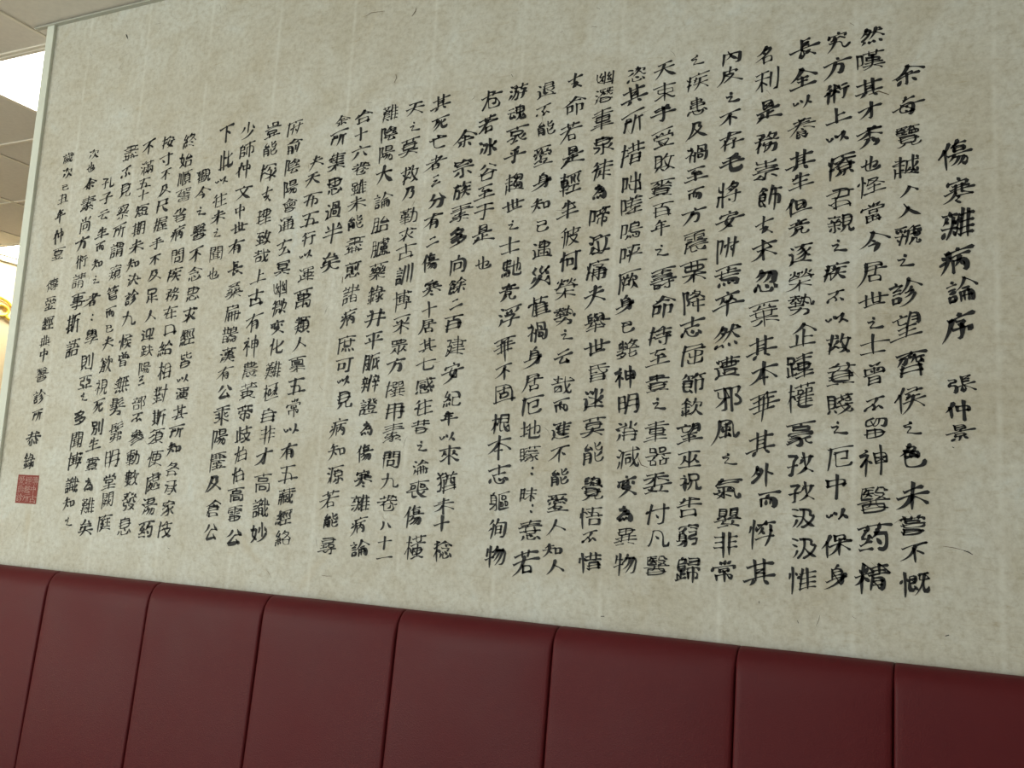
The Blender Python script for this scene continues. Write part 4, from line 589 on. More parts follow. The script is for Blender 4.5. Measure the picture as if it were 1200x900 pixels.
28961:[[42,14,39,15,32,32,33,90],[32,27,118,28],[32,32,13,44],[56,28,56,90],[18,59,118,59],[79,28,79,90],[103,28,103,90],[14,89,120,89],[29,104,15,124],[53,106,54,122],[81,105,85,121],[106,102,120,122]],
28982:[[40,8,24,34,6,54],[34,22,60,18,44,56,10,80],[30,36,44,46],[62,38,112,28],[86,10,76,44,50,76],[82,40,100,62,120,72],[98,10,108,20],[24,92,12,110],[46,94,50,108],[70,92,76,106],[96,88,110,104]],
29289:[[20,20,13,57,15,64],[37,12,37,124],[16,40,50,40],[76,12,71,34,54,59],[70,35,121,36,117,92,113,113,109,120,94,121],[87,34,79,61,61,91],[12,85,35,79,39,75,51,73,54,69],[106,34,100,64,91,87,84,100,67,119]],
29494:[[15,16,19,17,29,30,35,42,40,74,36,115,32,121,18,123],[44,15,35,28,29,32],[60,13,70,26,70,36],[31,36,14,49],[50,35,122,35],[110,14,103,26,102,36],[76,34,77,66,73,78,66,85],[96,34,96,79,120,80],[58,56,118,56],[58,56,56,59,56,124],[39,68,31,71,15,88],[118,56,119,115],[54,99,120,99],[54,117,117,117,119,115]],
29572:[[14,33,120,33],[61,13,69,23,70,34],[59,32,58,43,38,65,36,74],[30,76,34,73,68,72,73,74,82,70],[72,73,69,81,40,104,35,112],[27,114,35,112,42,113,110,107],[96,87,118,119]],
29702:[[12,23,46,23],[30,22,30,102],[61,19,60,42,61,68],[61,19,117,20,116,68,61,68],[88,18,88,120],[14,60,44,60],[58,44,118,44],[12,110,48,94],[58,92,120,92],[48,119,124,119]],
29983:[[44,16,22,50],[34,40,96,32],[32,68,94,60],[62,10,62,98],[8,102,118,92]],
29992:[[28,24,28,82,24,102,15,121],[28,24,111,23,113,25,113,114,110,121],[68,22,68,122],[26,53,114,53],[26,83,114,83],[90,122,110,121]],
30041:[[58,16,27,22,23,28,23,58,56,52],[72,21,116,21,116,38,112,59,108,62,98,62,92,58],[48,35,55,52,60,59,68,63,76,56,82,47,87,20],[32,77,30,81,30,120],[32,77,106,78,106,118,30,120],[28,97,108,97],[68,76,68,120]],
30064:[[29,18,28,55],[29,18,108,19,107,55,48,57,28,55],[26,37,110,37],[67,18,67,56],[46,56,46,100],[22,76,114,76],[89,56,89,100],[14,99,122,99],[16,121,28,120,49,111,60,111],[85,110,120,122]],
30070:[[62,4,62,26],[38,10,46,24],[90,8,78,24],[14,32,8,50],[16,36,116,26,104,44],[44,46,46,66],[44,46,84,42,80,62],[46,64,82,60],[34,76,36,114],[34,78,94,72,90,112],[62,74,62,108],[38,94,90,89],[38,112,90,107]],
30142:[[34,28,122,28],[34,28,32,89,24,114,20,120,16,121],[16,40,23,54,36,55],[77,12,79,28],[64,40,62,52,52,69],[60,53,116,53],[13,87,24,80,34,79],[84,52,84,90,70,109,46,123],[48,83,81,83,84,85,89,83,120,83],[84,86,102,110,120,121]],
30149:[[64,6,70,16],[36,28,108,20],[38,28,34,70,10,114],[14,44,24,54],[8,80,28,66],[50,46,104,40],[52,62,52,112],[52,62,100,56,98,108,86,102],[76,44,72,66,58,86],[76,68,90,82]],
30171:[[33,26,122,26],[33,26,30,90,25,107,17,121],[14,38,20,52,19,60],[72,12,78,26],[50,41,103,41,102,47,85,60],[63,53,67,52,87,60],[50,67,50,124],[50,67,90,65,115,67,115,120,110,123,100,123],[32,78,22,79,11,88],[86,58,87,66],[82,66,82,122],[48,84,116,84],[48,102,116,102]],
30274:[[33,25,124,25],[33,25,30,88,18,126],[15,36,19,58],[75,14,77,26],[44,45,122,45],[81,34,78,36,77,46],[44,55,49,55,64,67,105,66,122,74],[72,45,69,53,55,70,44,73,30,73],[12,84,32,78],[94,44,95,52,107,68,106,95],[56,68,58,95],[56,80,108,80],[114,58,106,67],[58,95,106,95],[61,104,44,119,38,119],[82,94,81,121,68,123],[102,104,118,121]],
30332:[[24,18,55,19,51,30,44,38,36,40],[23,29,38,41],[72,13,79,25,102,47,117,53,124,52],[38,39,32,51],[13,56,28,50,52,52,53,74],[102,16,85,30],[26,74,25,94,51,94,52,96,50,114,47,120,42,122,28,121],[74,52,96,51,101,46],[74,52,73,65,65,77,58,77,52,73,26,74],[117,29,104,39,100,48],[100,46,100,74,118,75],[66,88,105,88,105,96,93,111],[68,97,88,110,94,110,110,123],[89,109,82,116,63,122]],
30334:[[16,21,120,21],[67,20,63,50],[31,50,31,124],[31,50,63,49,106,49,106,124],[30,82,108,82],[30,115,108,115]],
30342:[[30,14,30,57,64,51],[28,28,62,28],[77,14,77,44,80,57,111,59,118,57,120,49],[76,34,116,25],[32,78,32,118],[32,78,36,76,104,76,106,118,32,118],[64,64,62,78],[30,97,106,97]],
30382:[[30,32,104,22,94,42],[64,4,62,58],[30,32,28,74,4,114],[36,60,90,52,72,84,34,116],[46,66,78,98,120,112]],
30433:[[28,20,105,20,106,48,102,51,26,51],[14,35,122,35],[67,14,67,66],[14,66,120,66],[31,75,28,75,23,86,15,91],[22,85,31,94],[52,74,53,84],[30,92,30,120],[28,93,105,92,106,120],[78,75,82,83,88,86],[55,92,55,120],[12,119,124,119],[106,75,119,89],[81,92,81,120]],
30456:[[36,12,34,59,36,67,36,124],[14,41,56,41],[68,52,118,52],[12,100,28,65,32,62,44,67,55,83],[68,83,118,83],[68,114,118,114],[69,122,69,24,71,22,117,22,117,122]],
30465:[[41,21,29,39,19,47],[66,14,66,54],[10,65,22,67,54,64,60,66,105,67,105,117],[94,20,119,44],[38,64,38,115,40,117,105,117],[99,36,76,51,66,53,58,60,56,64],[36,83,106,83],[36,100,106,100]],
30526:[[23,18,22,44],[23,18,114,19,113,44,54,44,22,44],[52,18,52,46],[82,16,82,46],[22,63,66,63,107,59,120,61],[39,76,36,93,21,110,13,115],[68,62,68,124],[35,92,46,98],[103,74,98,92,88,106,81,113,66,113],[97,92,103,95,121,114]],
30663:[[52,23,124,23],[73,12,73,30],[16,47,40,47],[102,12,102,30],[16,74,40,74],[54,54,54,43,57,41,118,41,120,52],[68,54,108,54],[52,68,122,68],[16,101,37,101,39,99,39,24,36,21,19,21,17,23,17,114],[52,83,80,76],[81,68,79,77],[78,75,90,93,92,113,87,122,74,123],[52,100,84,85],[46,116,61,113,91,97],[103,87,111,106,122,117],[117,79,103,88,89,92]],
30691:[[64,13,56,14,39,30,36,39],[28,39,101,34,108,37,116,46],[40,48,36,62],[90,22,98,28,99,36],[35,61,23,75],[35,61,112,62],[14,88,122,88],[67,62,67,87,57,103,39,115,17,121],[72,88,76,99,93,113,114,121,126,119]],
30693:[[36,12,14,42],[26,32,62,26],[8,58,66,50],[38,30,32,72,6,104],[38,66,58,88],[76,48,78,92],[76,48,110,42,104,88],[80,88,106,84]],
30701:[[24,14,23,30,14,49],[22,31,52,31],[36,30,34,86,24,107,15,119],[64,19,122,19],[12,65,54,65],[70,40,70,74],[70,40,116,42,116,73,70,74],[33,86,41,88,52,106],[74,87,80,107],[110,87,101,120],[58,119,122,119]],
31069:[[31,16,37,26],[14,36,47,37,34,71,34,124],[64,22,63,64],[64,22,115,23,115,63,96,64,63,64],[13,83,25,73,35,69,43,71,53,82],[76,62,76,78,70,104,58,118,53,121,49,120],[98,62,100,120,103,122,120,121,123,106]],
31070:[[30,4,38,16],[10,34,50,26,8,78],[32,56,32,116],[38,60,50,72],[64,30,66,80],[64,32,112,24,108,72],[68,54,106,49],[68,78,108,71],[88,6,88,122]],
31117:[[28,15,34,24,33,38],[14,36,44,37,31,71,31,124],[67,19,67,66],[67,19,109,19,111,21,111,66],[66,39,90,40,90,66],[11,86,23,73,33,69,39,70,47,80,58,80],[57,65,57,124],[57,65,118,65,120,67,119,120,104,123],[74,81,76,105],[74,81,101,81,101,104,76,105]],
31168:[[88,6,44,18],[14,36,112,26],[62,14,62,60],[56,36,34,56,8,66],[68,34,90,50,118,58],[36,70,84,64,70,86,98,82,88,112,74,106],[54,70,46,94,16,114]],
31252:[[14,24,48,18],[33,20,31,64,33,124],[14,49,45,49,58,46,86,20],[86,20,101,34,121,47],[83,41,91,50],[62,60,106,60,106,67,98,79],[49,79,41,67,32,65,24,72,13,94,13,104],[82,79,95,98],[58,93,52,114,49,115],[72,90,72,116,75,121,101,121,106,109],[112,92,123,114]],
31263:[[16,22,120,22],[67,12,69,24],[30,35,29,38,30,69],[30,35,106,35,108,39,108,67,105,69,30,69],[48,46,47,55],[48,46,85,47,88,49,88,54,84,58,50,58,47,55],[24,83,68,82,103,77,114,79],[14,96,74,98,79,96,122,96],[67,80,67,124],[60,97,56,103,44,110,20,120,12,119],[75,97,80,104,99,114,117,120,125,118]],
31350:[[62,4,68,14],[22,22,16,40],[24,26,108,18,96,34],[48,34,28,56],[74,32,98,48],[22,66,80,56,80,100,98,108,116,88],[52,44,44,84,10,114]],
31406:[[18,34,20,23,69,22,115,23,117,34],[68,14,69,24],[39,39,44,48,42,58],[55,31,22,47],[25,58,24,96],[25,58,60,58,60,118,56,122,46,122],[79,32,112,44],[22,70,62,70],[22,82,62,82],[74,56,110,56,113,58,111,74],[14,95,62,96],[52,95,49,102,43,107,16,120],[111,74,81,74,79,76,77,93,114,93,117,95,111,120],[90,122,111,120]],
31418:[[18,34,20,25,69,24,115,25,117,34],[67,12,69,26],[24,50,57,36],[16,67,58,67],[37,56,36,97,25,115,16,122],[75,39,83,37,115,46],[14,86,58,86],[69,59,69,72,70,97],[69,59,71,57,110,57,112,61,112,95,108,97,70,97],[68,70,114,70],[35,97,51,106],[68,83,114,83],[80,96,74,113,56,123],[99,96,99,116,102,121,120,120,124,112]],
31478:[[56,8,62,20],[26,34,96,26],[46,36,52,48],[78,32,70,46],[18,56,108,48],[42,62,46,84],[42,62,80,58,76,80],[46,80,76,77],[48,86,40,108,16,120],[72,84,74,112,106,114,110,96]],
31649:[[32,12,18,35,12,39],[26,23,62,23],[43,22,45,40],[84,12,82,23,68,37,69,50],[80,23,122,23],[21,62,21,51,25,49,114,49,116,62],[98,23,101,36],[37,64,100,64],[37,64,36,118,105,119,107,117,107,101,105,99,34,99],[34,83,98,83,101,80,100,64]],
31680:[[30,12,29,23,17,37,11,40],[28,23,64,24],[41,24,45,39],[85,12,83,22,72,35,62,38],[82,23,122,23],[96,23,104,40],[22,68,64,68],[61,50,61,86],[61,50,26,50,23,52,22,116,58,109],[82,51,116,52],[82,51,81,122],[22,86,61,86],[116,52,115,105],[52,99,56,108,65,119],[98,108,115,105]],
31934:[[14,24,22,40],[48,18,38,38],[4,52,58,44],[32,10,32,114],[30,54,4,86],[36,58,52,74],[62,22,112,14],[66,36,108,30],[54,52,122,42],[88,6,88,46],[68,62,64,114],[68,64,106,58,106,112,96,106],[70,78,104,74],[70,92,104,88]],
32000:[[38,14,20,48,21,50,38,50],[66,21,114,21,114,70],[51,34,41,48,36,50,34,58,24,70,22,79],[48,61,56,81],[16,80,54,75],[72,63,116,62],[72,63,72,115,76,119,83,121,115,120,119,117,122,104],[20,94,14,120],[36,94,37,118],[52,90,51,94,56,110]],
32032:[[20,22,116,22],[68,12,68,54],[26,38,110,38],[12,54,122,54],[30,75,43,72,66,75,94,67],[68,60,60,58,46,67,43,73],[22,94,43,91,58,93,104,89],[66,74,62,80,46,86,43,92],[8,119,19,120,49,103],[70,90,68,120,54,122,47,118],[94,81,99,82,103,89,110,91,118,98],[86,106,95,106,118,120]],
32066:[[35,15,18,49,19,51,36,51],[83,13,73,36,59,47],[48,34,34,51,19,79],[76,27,109,27,111,29,110,34,93,56,73,72,61,78],[72,35,89,56,103,68,119,78,126,76],[44,60,49,84],[14,80,48,76],[18,94,14,117,16,124],[33,94,35,115,38,119],[46,92,50,112],[80,83,85,82,103,93],[69,106,112,122]],
32097:[[41,13,35,16,18,48,19,51,36,51],[84,14,81,25,76,29,74,36,60,47],[47,35,40,47,34,51,19,79],[80,26,111,27,113,30,110,39,100,52,67,80],[73,35,103,67,119,77,125,76],[44,60,49,84],[15,81,19,79,48,76],[18,94,13,120],[58,78,70,79],[33,94,36,116],[68,78,70,118,113,118,115,116,115,85,120,77],[46,92,51,111],[68,85,116,84]],
32102:[[36,14,20,42,21,49],[13,53,21,48,36,51],[47,35,23,70,23,77],[91,15,90,21,68,50,57,57],[89,20,95,23,114,49,121,53],[46,61,52,83],[67,49,75,56,104,56,115,48],[14,81,22,76,34,78,50,75],[18,96,14,120],[33,94,35,118],[47,91,52,110],[68,81,68,124],[68,81,71,79,114,79,114,124],[66,116,116,116]],
32147:[[36,14,20,42,22,48],[60,20,122,20],[47,34,34,52,21,77,14,82],[13,53,21,48,36,51],[74,32,62,51,63,56,74,73],[45,58,50,84],[93,34,84,49,84,54,96,73],[18,78,48,76],[121,30,114,35,106,53,122,75],[18,94,14,120],[32,94,34,118],[45,90,48,110],[62,86,118,86],[90,86,90,120],[56,120,122,120]],
32773:[[34,28,90,20],[60,6,58,50],[8,54,118,44],[96,14,58,62,6,96],[44,72,44,114],[44,72,88,66,86,110],[46,90,84,86],[46,110,84,106]],
32780:[[28,26,100,20],[62,26,54,46],[30,54,34,96],[32,52,94,46,94,98,82,94],[54,58,56,84],[74,54,74,82]],
32862:[[20,19,55,18],[20,19,20,124],[18,35,60,35],[55,18,58,21],[58,21,57,51],[78,19,79,52],[78,19,113,18,116,20,116,117,114,121,102,122],[18,52,57,51],[76,35,118,35],[38,66,96,66],[49,64,49,110],[79,52,118,52],[48,80,88,80],[86,64,86,118],[48,94,88,94],[38,110,100,106]],
32974:[[18,49,48,49],[85,15,65,49,63,57,116,54],[100,31,122,63],[18,79,48,79],[68,79,112,79],[68,79,66,82,66,124],[12,122,17,105,20,78,20,20,22,18,44,18,47,21,47,112,45,120,34,122],[112,79,113,115],[64,117,111,117,113,115]],
33021:[[36,10,14,42,50,36],[46,26,56,42],[18,56,16,110],[18,56,52,50,50,108,42,104],[20,72,48,69],[20,88,48,85],[100,14,76,32],[74,12,74,50,104,50,108,36],[102,64,76,80],[72,62,72,106,108,106,114,88]],
33032:[[21,21,20,90,14,122],[21,21,45,20,47,22,47,111,45,119,34,121],[20,49,48,49],[66,26,110,16,116,17],[66,26,64,92,57,122],[20,79,48,79],[82,50,112,43,120,44],[82,50,82,114,78,122],[99,46,107,91,121,118,121,124],[120,67,111,77,104,78],[101,104,98,110,81,116]],
33242:[[18,49,42,49],[86,12,86,54,110,55,113,52],[57,33,118,32],[57,33,57,81,55,102,49,120,51,124],[84,19,120,19],[68,46,104,44],[18,79,42,79],[118,32,119,40,117,44],[73,66,71,69,71,86],[73,66,111,66,113,76,112,88,74,88,71,86],[92,64,92,90],[70,77,114,77],[13,122,19,79,19,20,21,18,38,18,40,21,40,113,38,121,28,122],[69,101,69,122],[69,101,72,99,115,99,116,120],[84,98,84,122],[100,98,100,122],[60,120,124,120]],
33258:[[71,11,65,16,62,32],[28,60,110,60],[28,88,110,88],[28,116,110,116],[29,124,29,35,32,32,108,32,108,122]],
33267:[[28,22,96,14],[58,22,36,50,86,44],[78,36,92,52],[30,74,94,66],[62,52,62,102],[10,108,116,98]],
33268:[[14,22,64,22],[32,20,31,31,22,45,20,53,56,51],[86,14,77,53,82,59,91,87,97,90],[52,39,55,51,68,59],[80,38,122,38],[39,66,39,110],[16,81,62,81],[78,53,69,59,68,70],[112,36,108,64,101,86,96,90,96,100],[12,114,64,106,65,104],[95,98,121,120],[97,98,74,117,69,120,65,119]],
33289:[[27,21,45,14],[27,21,28,66],[26,33,46,33],[60,14,60,37,76,39,76,66],[58,22,80,22],[26,49,46,49],[88,18,109,19,108,66],[14,65,124,65],[58,48,58,66],[90,34,110,34],[44,65,42,74,33,83,18,93,12,92],[88,49,110,49],[42,87,94,87],[68,76,68,124],[93,65,95,74,103,82,118,91,124,91],[26,105,112,105]],
33290:[[14,22,122,22],[46,12,45,28,37,33,35,41,30,46,30,80,118,80],[34,41,114,42],[89,12,89,28],[18,56,27,51,33,55,108,55],[70,33,73,44,73,80],[28,67,110,67],[27,95,55,89,66,90],[27,95,25,100,26,120,111,120],[24,105,62,105],[74,93,110,93],[74,106,112,106],[110,93,111,120]],
33394:[[54,6,36,34,14,52],[48,22,84,14,70,36],[38,42,94,34,88,64],[62,40,60,64],[38,68,88,62],[36,42,32,98,50,112,112,106,116,84]],
33509:[[16,28,108,18],[44,10,46,38],[80,6,74,34],[10,60,118,48],[60,34,44,70,6,104],[50,80,50,112],[50,80,92,74,88,108],[52,108,88,104]],
33647:[[14,24,120,24],[45,14,45,34],[38,40,24,60,22,68,40,69],[90,12,90,32],[84,38,79,43,77,53,62,72],[52,57,45,66,39,69,24,93],[76,54,113,54,116,56,114,99,110,118,99,122,86,118],[17,97,25,93,51,91,59,86],[79,75,91,96],[16,117,53,111,60,115]],
33707:[[16,22,122,22],[45,12,45,32],[30,44,30,62,30,76,32,78],[30,44,32,42,103,42,106,44,106,76,103,78,32,78],[90,14,90,32],[28,60,108,60],[14,96,120,96],[68,76,66,93,60,98,55,109,34,119,18,122,10,118],[75,95,78,105,91,114,112,121,124,120]],
33775:[[14,20,112,12],[42,4,44,30],[82,2,80,28],[24,38,102,32],[8,62,118,52],[26,84,100,76],[40,34,42,84],[82,32,82,80],[62,28,62,122]],
33836:[[16,21,120,21],[45,12,45,30],[31,39,31,70],[31,39,70,39,104,39,105,70,31,70],[90,12,90,30],[30,55,106,55],[68,38,68,108],[24,86,23,124],[24,86,111,86,114,88,114,119,110,123,100,123],[38,109,94,106],[86,94,98,113]],
34255:[[14,22,122,22],[47,12,47,32],[19,44,19,72],[88,14,88,29,93,38,96,82,100,92,99,105,107,117,114,122,122,119,123,110,120,104],[38,45,122,44],[38,45,36,100,31,122],[18,66,38,66],[51,61,84,60],[51,61,51,118],[108,32,115,37,116,46],[12,85,38,85],[20,84,20,101,14,123],[69,58,69,76],[50,75,80,75,82,78,81,93],[50,93,81,93],[114,60,107,84,99,92],[69,92,69,110],[50,109,83,109,89,113],[100,104,81,121]],
34277:[[14,22,122,22],[46,12,46,32],[30,36,22,50,23,54],[89,14,89,32],[16,59,23,55,34,57],[67,32,66,44],[40,48,24,71,23,80],[54,44,83,45],[54,44,52,47,52,80],[50,60,84,60],[41,68,42,78],[83,45,82,77],[17,82,23,78,34,77,42,77,46,81,52,78,82,77],[105,37,96,56,110,57],[14,93,76,95,82,93,122,93],[117,48,108,57,100,77],[68,76,68,124],[58,93,55,101,48,106,15,121],[117,66,119,76],[92,79,119,76],[77,94,81,102,91,108,109,117,124,119]],
34389:[[66,14,66,59,68,65,77,67,108,67,116,64,114,49,117,39,115,37],[24,37,115,37],[24,37,24,80,16,124],[64,21,112,21],[40,54,102,50],[48,70,47,78,41,90,32,97,20,97],[46,79,65,80,64,90,51,110,30,124],[40,89,55,111,67,118,80,121,119,121,126,118],[108,52,116,51],[76,107,82,95,82,82,84,80,104,80,104,99,108,107,120,106,121,96]],
34402:[[14,23,55,15,62,16],[16,33,22,50],[35,30,38,46],[58,29,50,50],[93,12,94,72,114,74,120,69],[92,23,120,23],[69,40,118,39,121,41,120,50,113,56,76,60],[69,40,68,97,65,113,59,122],[14,71,58,71],[45,58,44,119,41,122,32,122],[20,84,30,101],[89,87,85,112,76,122],[89,87,106,87,106,114,108,120,114,121,121,119,123,110,119,103]],
34892:[[41,14,14,39],[62,22,118,22],[46,41,35,57,33,64,33,124],[33,64,20,71],[58,57,122,57],[102,56,101,119,93,122,80,122]],
34899:[[28,8,8,34],[32,34,4,68],[22,56,22,116],[34,44,74,36],[54,16,54,112],[52,44,36,76],[58,46,74,66],[62,18,72,28],[84,28,110,22],[78,50,120,42],[102,48,102,112,90,104]],
35211:[[32,19,32,81],[32,19,103,18,103,82,48,83,34,83,32,81],[30,39,104,39],[30,61,104,61],[49,82,49,93,43,107,33,116,16,122],[81,82,81,115,83,120,94,122,116,121,120,119,122,106]],
35222:[[31,15,38,25],[14,36,49,37,34,71,34,124],[69,20,69,79],[69,20,114,19,115,80,82,81,69,79],[68,39,116,39],[12,86,23,74,36,69,43,71,53,82],[68,60,116,60],[80,80,79,94,74,108,67,116,55,123],[100,80,101,120,104,122,120,121,124,108]],
35242:[[37,14,40,27],[14,26,62,26],[25,36,28,47,27,58],[76,20,76,82],[76,20,115,19,115,83,82,84,76,82],[12,57,64,57],[54,36,49,58],[40,56,40,115,38,120,28,120],[74,40,116,40],[14,77,62,77],[74,61,116,61],[28,89,16,109],[54,90,62,105],[84,82,79,108,73,116,63,122],[103,82,105,120,120,121,124,106]],
35258:[[50,14,34,18,30,22,31,54],[28,30,48,29],[59,14,69,21],[78,11,57,27],[30,42,50,41],[86,17,107,18,106,54],[61,34,75,44,76,54],[18,64,19,53,106,52,117,53,118,64],[70,38,59,47,58,54],[88,29,108,29],[37,66,36,100],[37,66,98,66,98,101,81,104,50,103,36,100],[88,41,108,41],[34,78,100,78],[34,89,100,89],[52,102,48,112,41,117,14,123],[80,102,81,118,85,121,117,121,120,118,122,110]],
35261:[[20,17,64,16],[20,17,19,52,21,55,66,55],[18,29,56,29,58,40,57,42,45,43,18,42],[44,16,44,30],[84,13,72,31,67,31],[80,19,122,20],[44,42,44,56],[96,18,96,27,104,35,104,58],[77,39,76,55],[77,39,102,39,118,40,118,53,116,56,76,55],[34,68,33,101],[34,68,98,67,102,69,101,102,81,104,56,102,50,105,33,101],[90,38,90,58],[32,79,104,79],[32,90,104,90],[52,103,48,113,40,118,18,123,14,121],[80,102,81,118,85,121,117,121,123,111]],
35264:[[29,12,29,30],[12,22,70,22],[55,12,55,28],[17,36,17,54],[17,36,34,38,33,55,17,54],[48,36,48,54],[48,36,65,38,66,53,48,54],[81,19,81,78],[81,19,115,18,116,79,88,80,81,78],[27,62,22,79,23,124],[80,38,118,38],[24,72,68,72],[47,62,47,118],[23,79,12,87],[22,86,66,86],[80,59,118,59],[22,101,66,101],[90,78,86,106,76,121,71,121,66,117,22,117],[106,78,106,119,110,121,122,120,124,116,122,104]],
35347:[[29,14,35,24],[12,35,52,35],[72,16,71,82,66,107,58,122],[16,52,48,52],[94,22,94,112],[16,69,48,69],[118,16,118,124],[20,86,47,86],[20,86,18,89,18,122],[47,86,48,112,46,115,16,115]],
35386:[[28,8,36,18],[8,34,54,27],[18,50,46,46],[18,66,46,62],[18,82,20,110],[18,82,48,78,42,104],[20,106,44,102],[84,4,70,32,50,54],[82,8,98,32,124,42],[90,44,66,64],[96,60,64,86],[104,76,82,100,52,116]],
35486:[[29,14,36,24],[12,35,54,35],[62,19,120,19],[16,52,50,52],[85,18,78,68],[64,40,109,40,110,68],[16,69,50,69],[21,86,48,86],[21,86,19,89,19,122],[58,67,124,67],[48,86,49,112,47,115,18,115],[68,85,114,85],[68,85,67,124],[114,85,114,115,112,117,66,117]],
35531:[[29,14,35,25],[12,35,52,35],[62,22,120,22],[16,52,48,52],[91,12,91,54],[64,37,120,37],[16,69,48,69],[60,52,124,52],[20,86,47,86],[20,86,18,89,18,122],[47,86,47,113,46,115,16,115],[68,83,116,83],[68,100,116,100],[70,122,70,69,72,67,114,68,114,118,108,123,98,121]],
35542:[[28,8,34,18],[10,32,48,27],[18,48,42,45],[18,62,42,59],[18,76,20,102],[18,76,44,73,40,98],[20,98,42,95],[82,6,68,34,50,52],[80,8,98,32,124,42],[70,52,98,49],[62,64,62,108],[62,64,110,58,110,110,100,106],[66,84,106,80],[78,64,78,104],[94,62,94,102]],
35576:[[28,14,34,25],[12,35,50,35],[85,12,85,51,88,57,78,74],[16,52,46,52],[62,29,101,29,110,36],[16,69,46,69],[58,54,122,54],[121,20,102,45,100,54],[20,86,46,86],[20,86,18,89,18,122],[46,86,46,113,45,115,16,115],[58,82,78,73,114,75,113,117],[72,76,73,117],[72,96,116,96],[73,117,113,117]],
35586:[[29,13,36,25],[12,35,52,35],[64,18,64,53],[64,18,118,18,118,53,90,53,64,53],[16,52,48,52],[91,16,91,54],[62,36,120,36],[16,69,48,69],[20,86,47,86],[20,86,18,89,18,122],[69,69,69,124],[69,69,111,68,114,71,114,117,112,122,100,123],[47,86,47,113,46,115,16,115],[68,86,116,86],[68,103,116,103]],
35657:[[27,13,34,25],[12,35,50,35],[62,18,81,19,77,34,70,41],[16,52,46,52],[59,32,72,41],[95,14,105,37,121,56],[71,38,71,48],[16,69,46,69],[113,17,100,26],[70,45,77,50,102,50,108,46,111,38,121,32],[72,45,57,59],[19,86,45,86],[19,86,17,89,17,122],[69,64,68,89],[69,64,110,66,110,89,68,89],[45,86,45,113,44,115,16,115],[74,99,80,112],[56,120,124,120],[106,98,98,121]],
35672:[[24,13,31,25],[14,35,44,35],[67,12,70,28],[52,27,86,27],[16,52,40,52],[96,12,98,65,103,103,109,117,115,120,121,114,122,107,119,101],[59,34,61,54],[16,69,40,69],[80,34,77,54],[50,52,122,52],[110,21,117,35,116,42],[19,86,40,87],[19,86,18,122],[56,68,56,114],[56,68,80,67,82,69,82,107,89,115],[40,87,40,113,38,116,16,116],[54,86,84,86],[119,69,110,88,102,92],[54,105,84,105],[104,104,97,106,81,122]],
35722:[[58,8,66,20],[22,34,106,26],[44,34,36,58],[70,32,68,56],[24,44,16,60],[92,40,102,54],[40,68,84,62,60,98,20,118],[44,74,72,98,112,112]],
35895:[[53,16,27,39,17,41],[82,16,91,20,116,42],[67,44,33,74,17,80],[67,44,100,70,102,75,119,80,126,78],[32,73,37,81,37,116,39,118,99,118],[36,80,100,80],[103,74,99,81,99,118]],
35912:[[26,16,26,35,28,36,109,36,111,34,111,16],[68,12,68,38],[16,54,120,54],[33,71,31,74,31,92],[33,71,105,72,105,92,103,94,46,94,34,94,31,92],[48,92,46,103,49,122],[16,120,120,120],[48,113,56,114],[89,92,91,103,86,121]],
35946:[[14,22,122,22],[68,12,69,22],[34,35,34,47,36,50],[34,35,99,35,102,38,102,48,98,50,36,50],[17,76,17,65,20,63,117,63,119,74],[32,76,104,76],[21,89,25,91,35,89,62,80,76,99,76,115,72,120,66,123,59,123,55,120],[19,104,23,106,35,103,67,88],[15,118,21,121,43,115,78,96,92,94,105,86,112,87],[92,93,94,101,103,111,114,118,122,118]],
36007:[[53,12,37,27,22,33,14,32],[37,27,39,31,95,31,101,28,118,35,122,33],[15,53,21,57,31,55,36,60,103,60],[87,16,99,26,96,47,90,51,74,51],[60,31,57,42,35,54,32,58,32,104,104,105],[30,75,106,75],[30,90,106,90],[103,60,105,64,104,105],[13,121,21,123,49,114,58,114],[78,115,89,114,116,123,122,122]],
36020:[[33,20,34,36],[33,20,70,20,103,20,104,34,100,36,34,36],[68,12,68,50],[14,49,122,49],[33,63,32,78,33,105],[33,63,104,63,105,103,101,105,33,105],[30,76,106,76],[30,90,106,90],[14,121,23,122,54,113],[80,114,90,114,115,123,124,122]],
36068:[[19,19,19,90],[19,19,48,18,49,44,49,89,19,90],[18,42,50,42],[76,12,78,28,91,51],[60,32,122,27],[94,15,107,18,109,28],[18,66,50,66],[60,60,72,60,96,50,114,36],[72,59,85,97,100,117,109,122,118,122,123,113,120,107],[96,50,97,55,101,57,116,61,122,56,120,48],[26,102,14,122],[93,67,104,72,105,82],[60,85,124,79],[44,102,52,115],[112,91,90,112,64,123]],
36075:[[16,20,120,20],[67,14,67,56],[44,28,40,30,38,36,24,45,18,44],[38,35,55,45],[18,66,19,56,67,55,116,56,118,66],[101,28,97,30,94,37,80,46],[33,68,32,94,32,103,34,105],[33,68,100,68,103,70,103,102,101,105,34,105],[94,35,116,45],[30,80,104,80],[30,92,104,92],[10,121,20,122,56,112],[49,104,49,114],[86,104,86,114],[80,113,86,112,117,123,124,123]],
36234:[[38,12,40,110],[18,29,60,29],[12,54,62,54],[97,12,98,53,104,90,110,101,117,103,122,99,122,84],[73,36,124,35],[73,36,72,87,67,93],[111,15,122,27],[20,72,21,95,13,119,14,123],[40,81,58,81],[20,95,26,99,32,107,48,116,67,119,122,118],[120,53,110,75,103,79],[91,75,85,82,71,88],[104,90,99,91,82,106]],
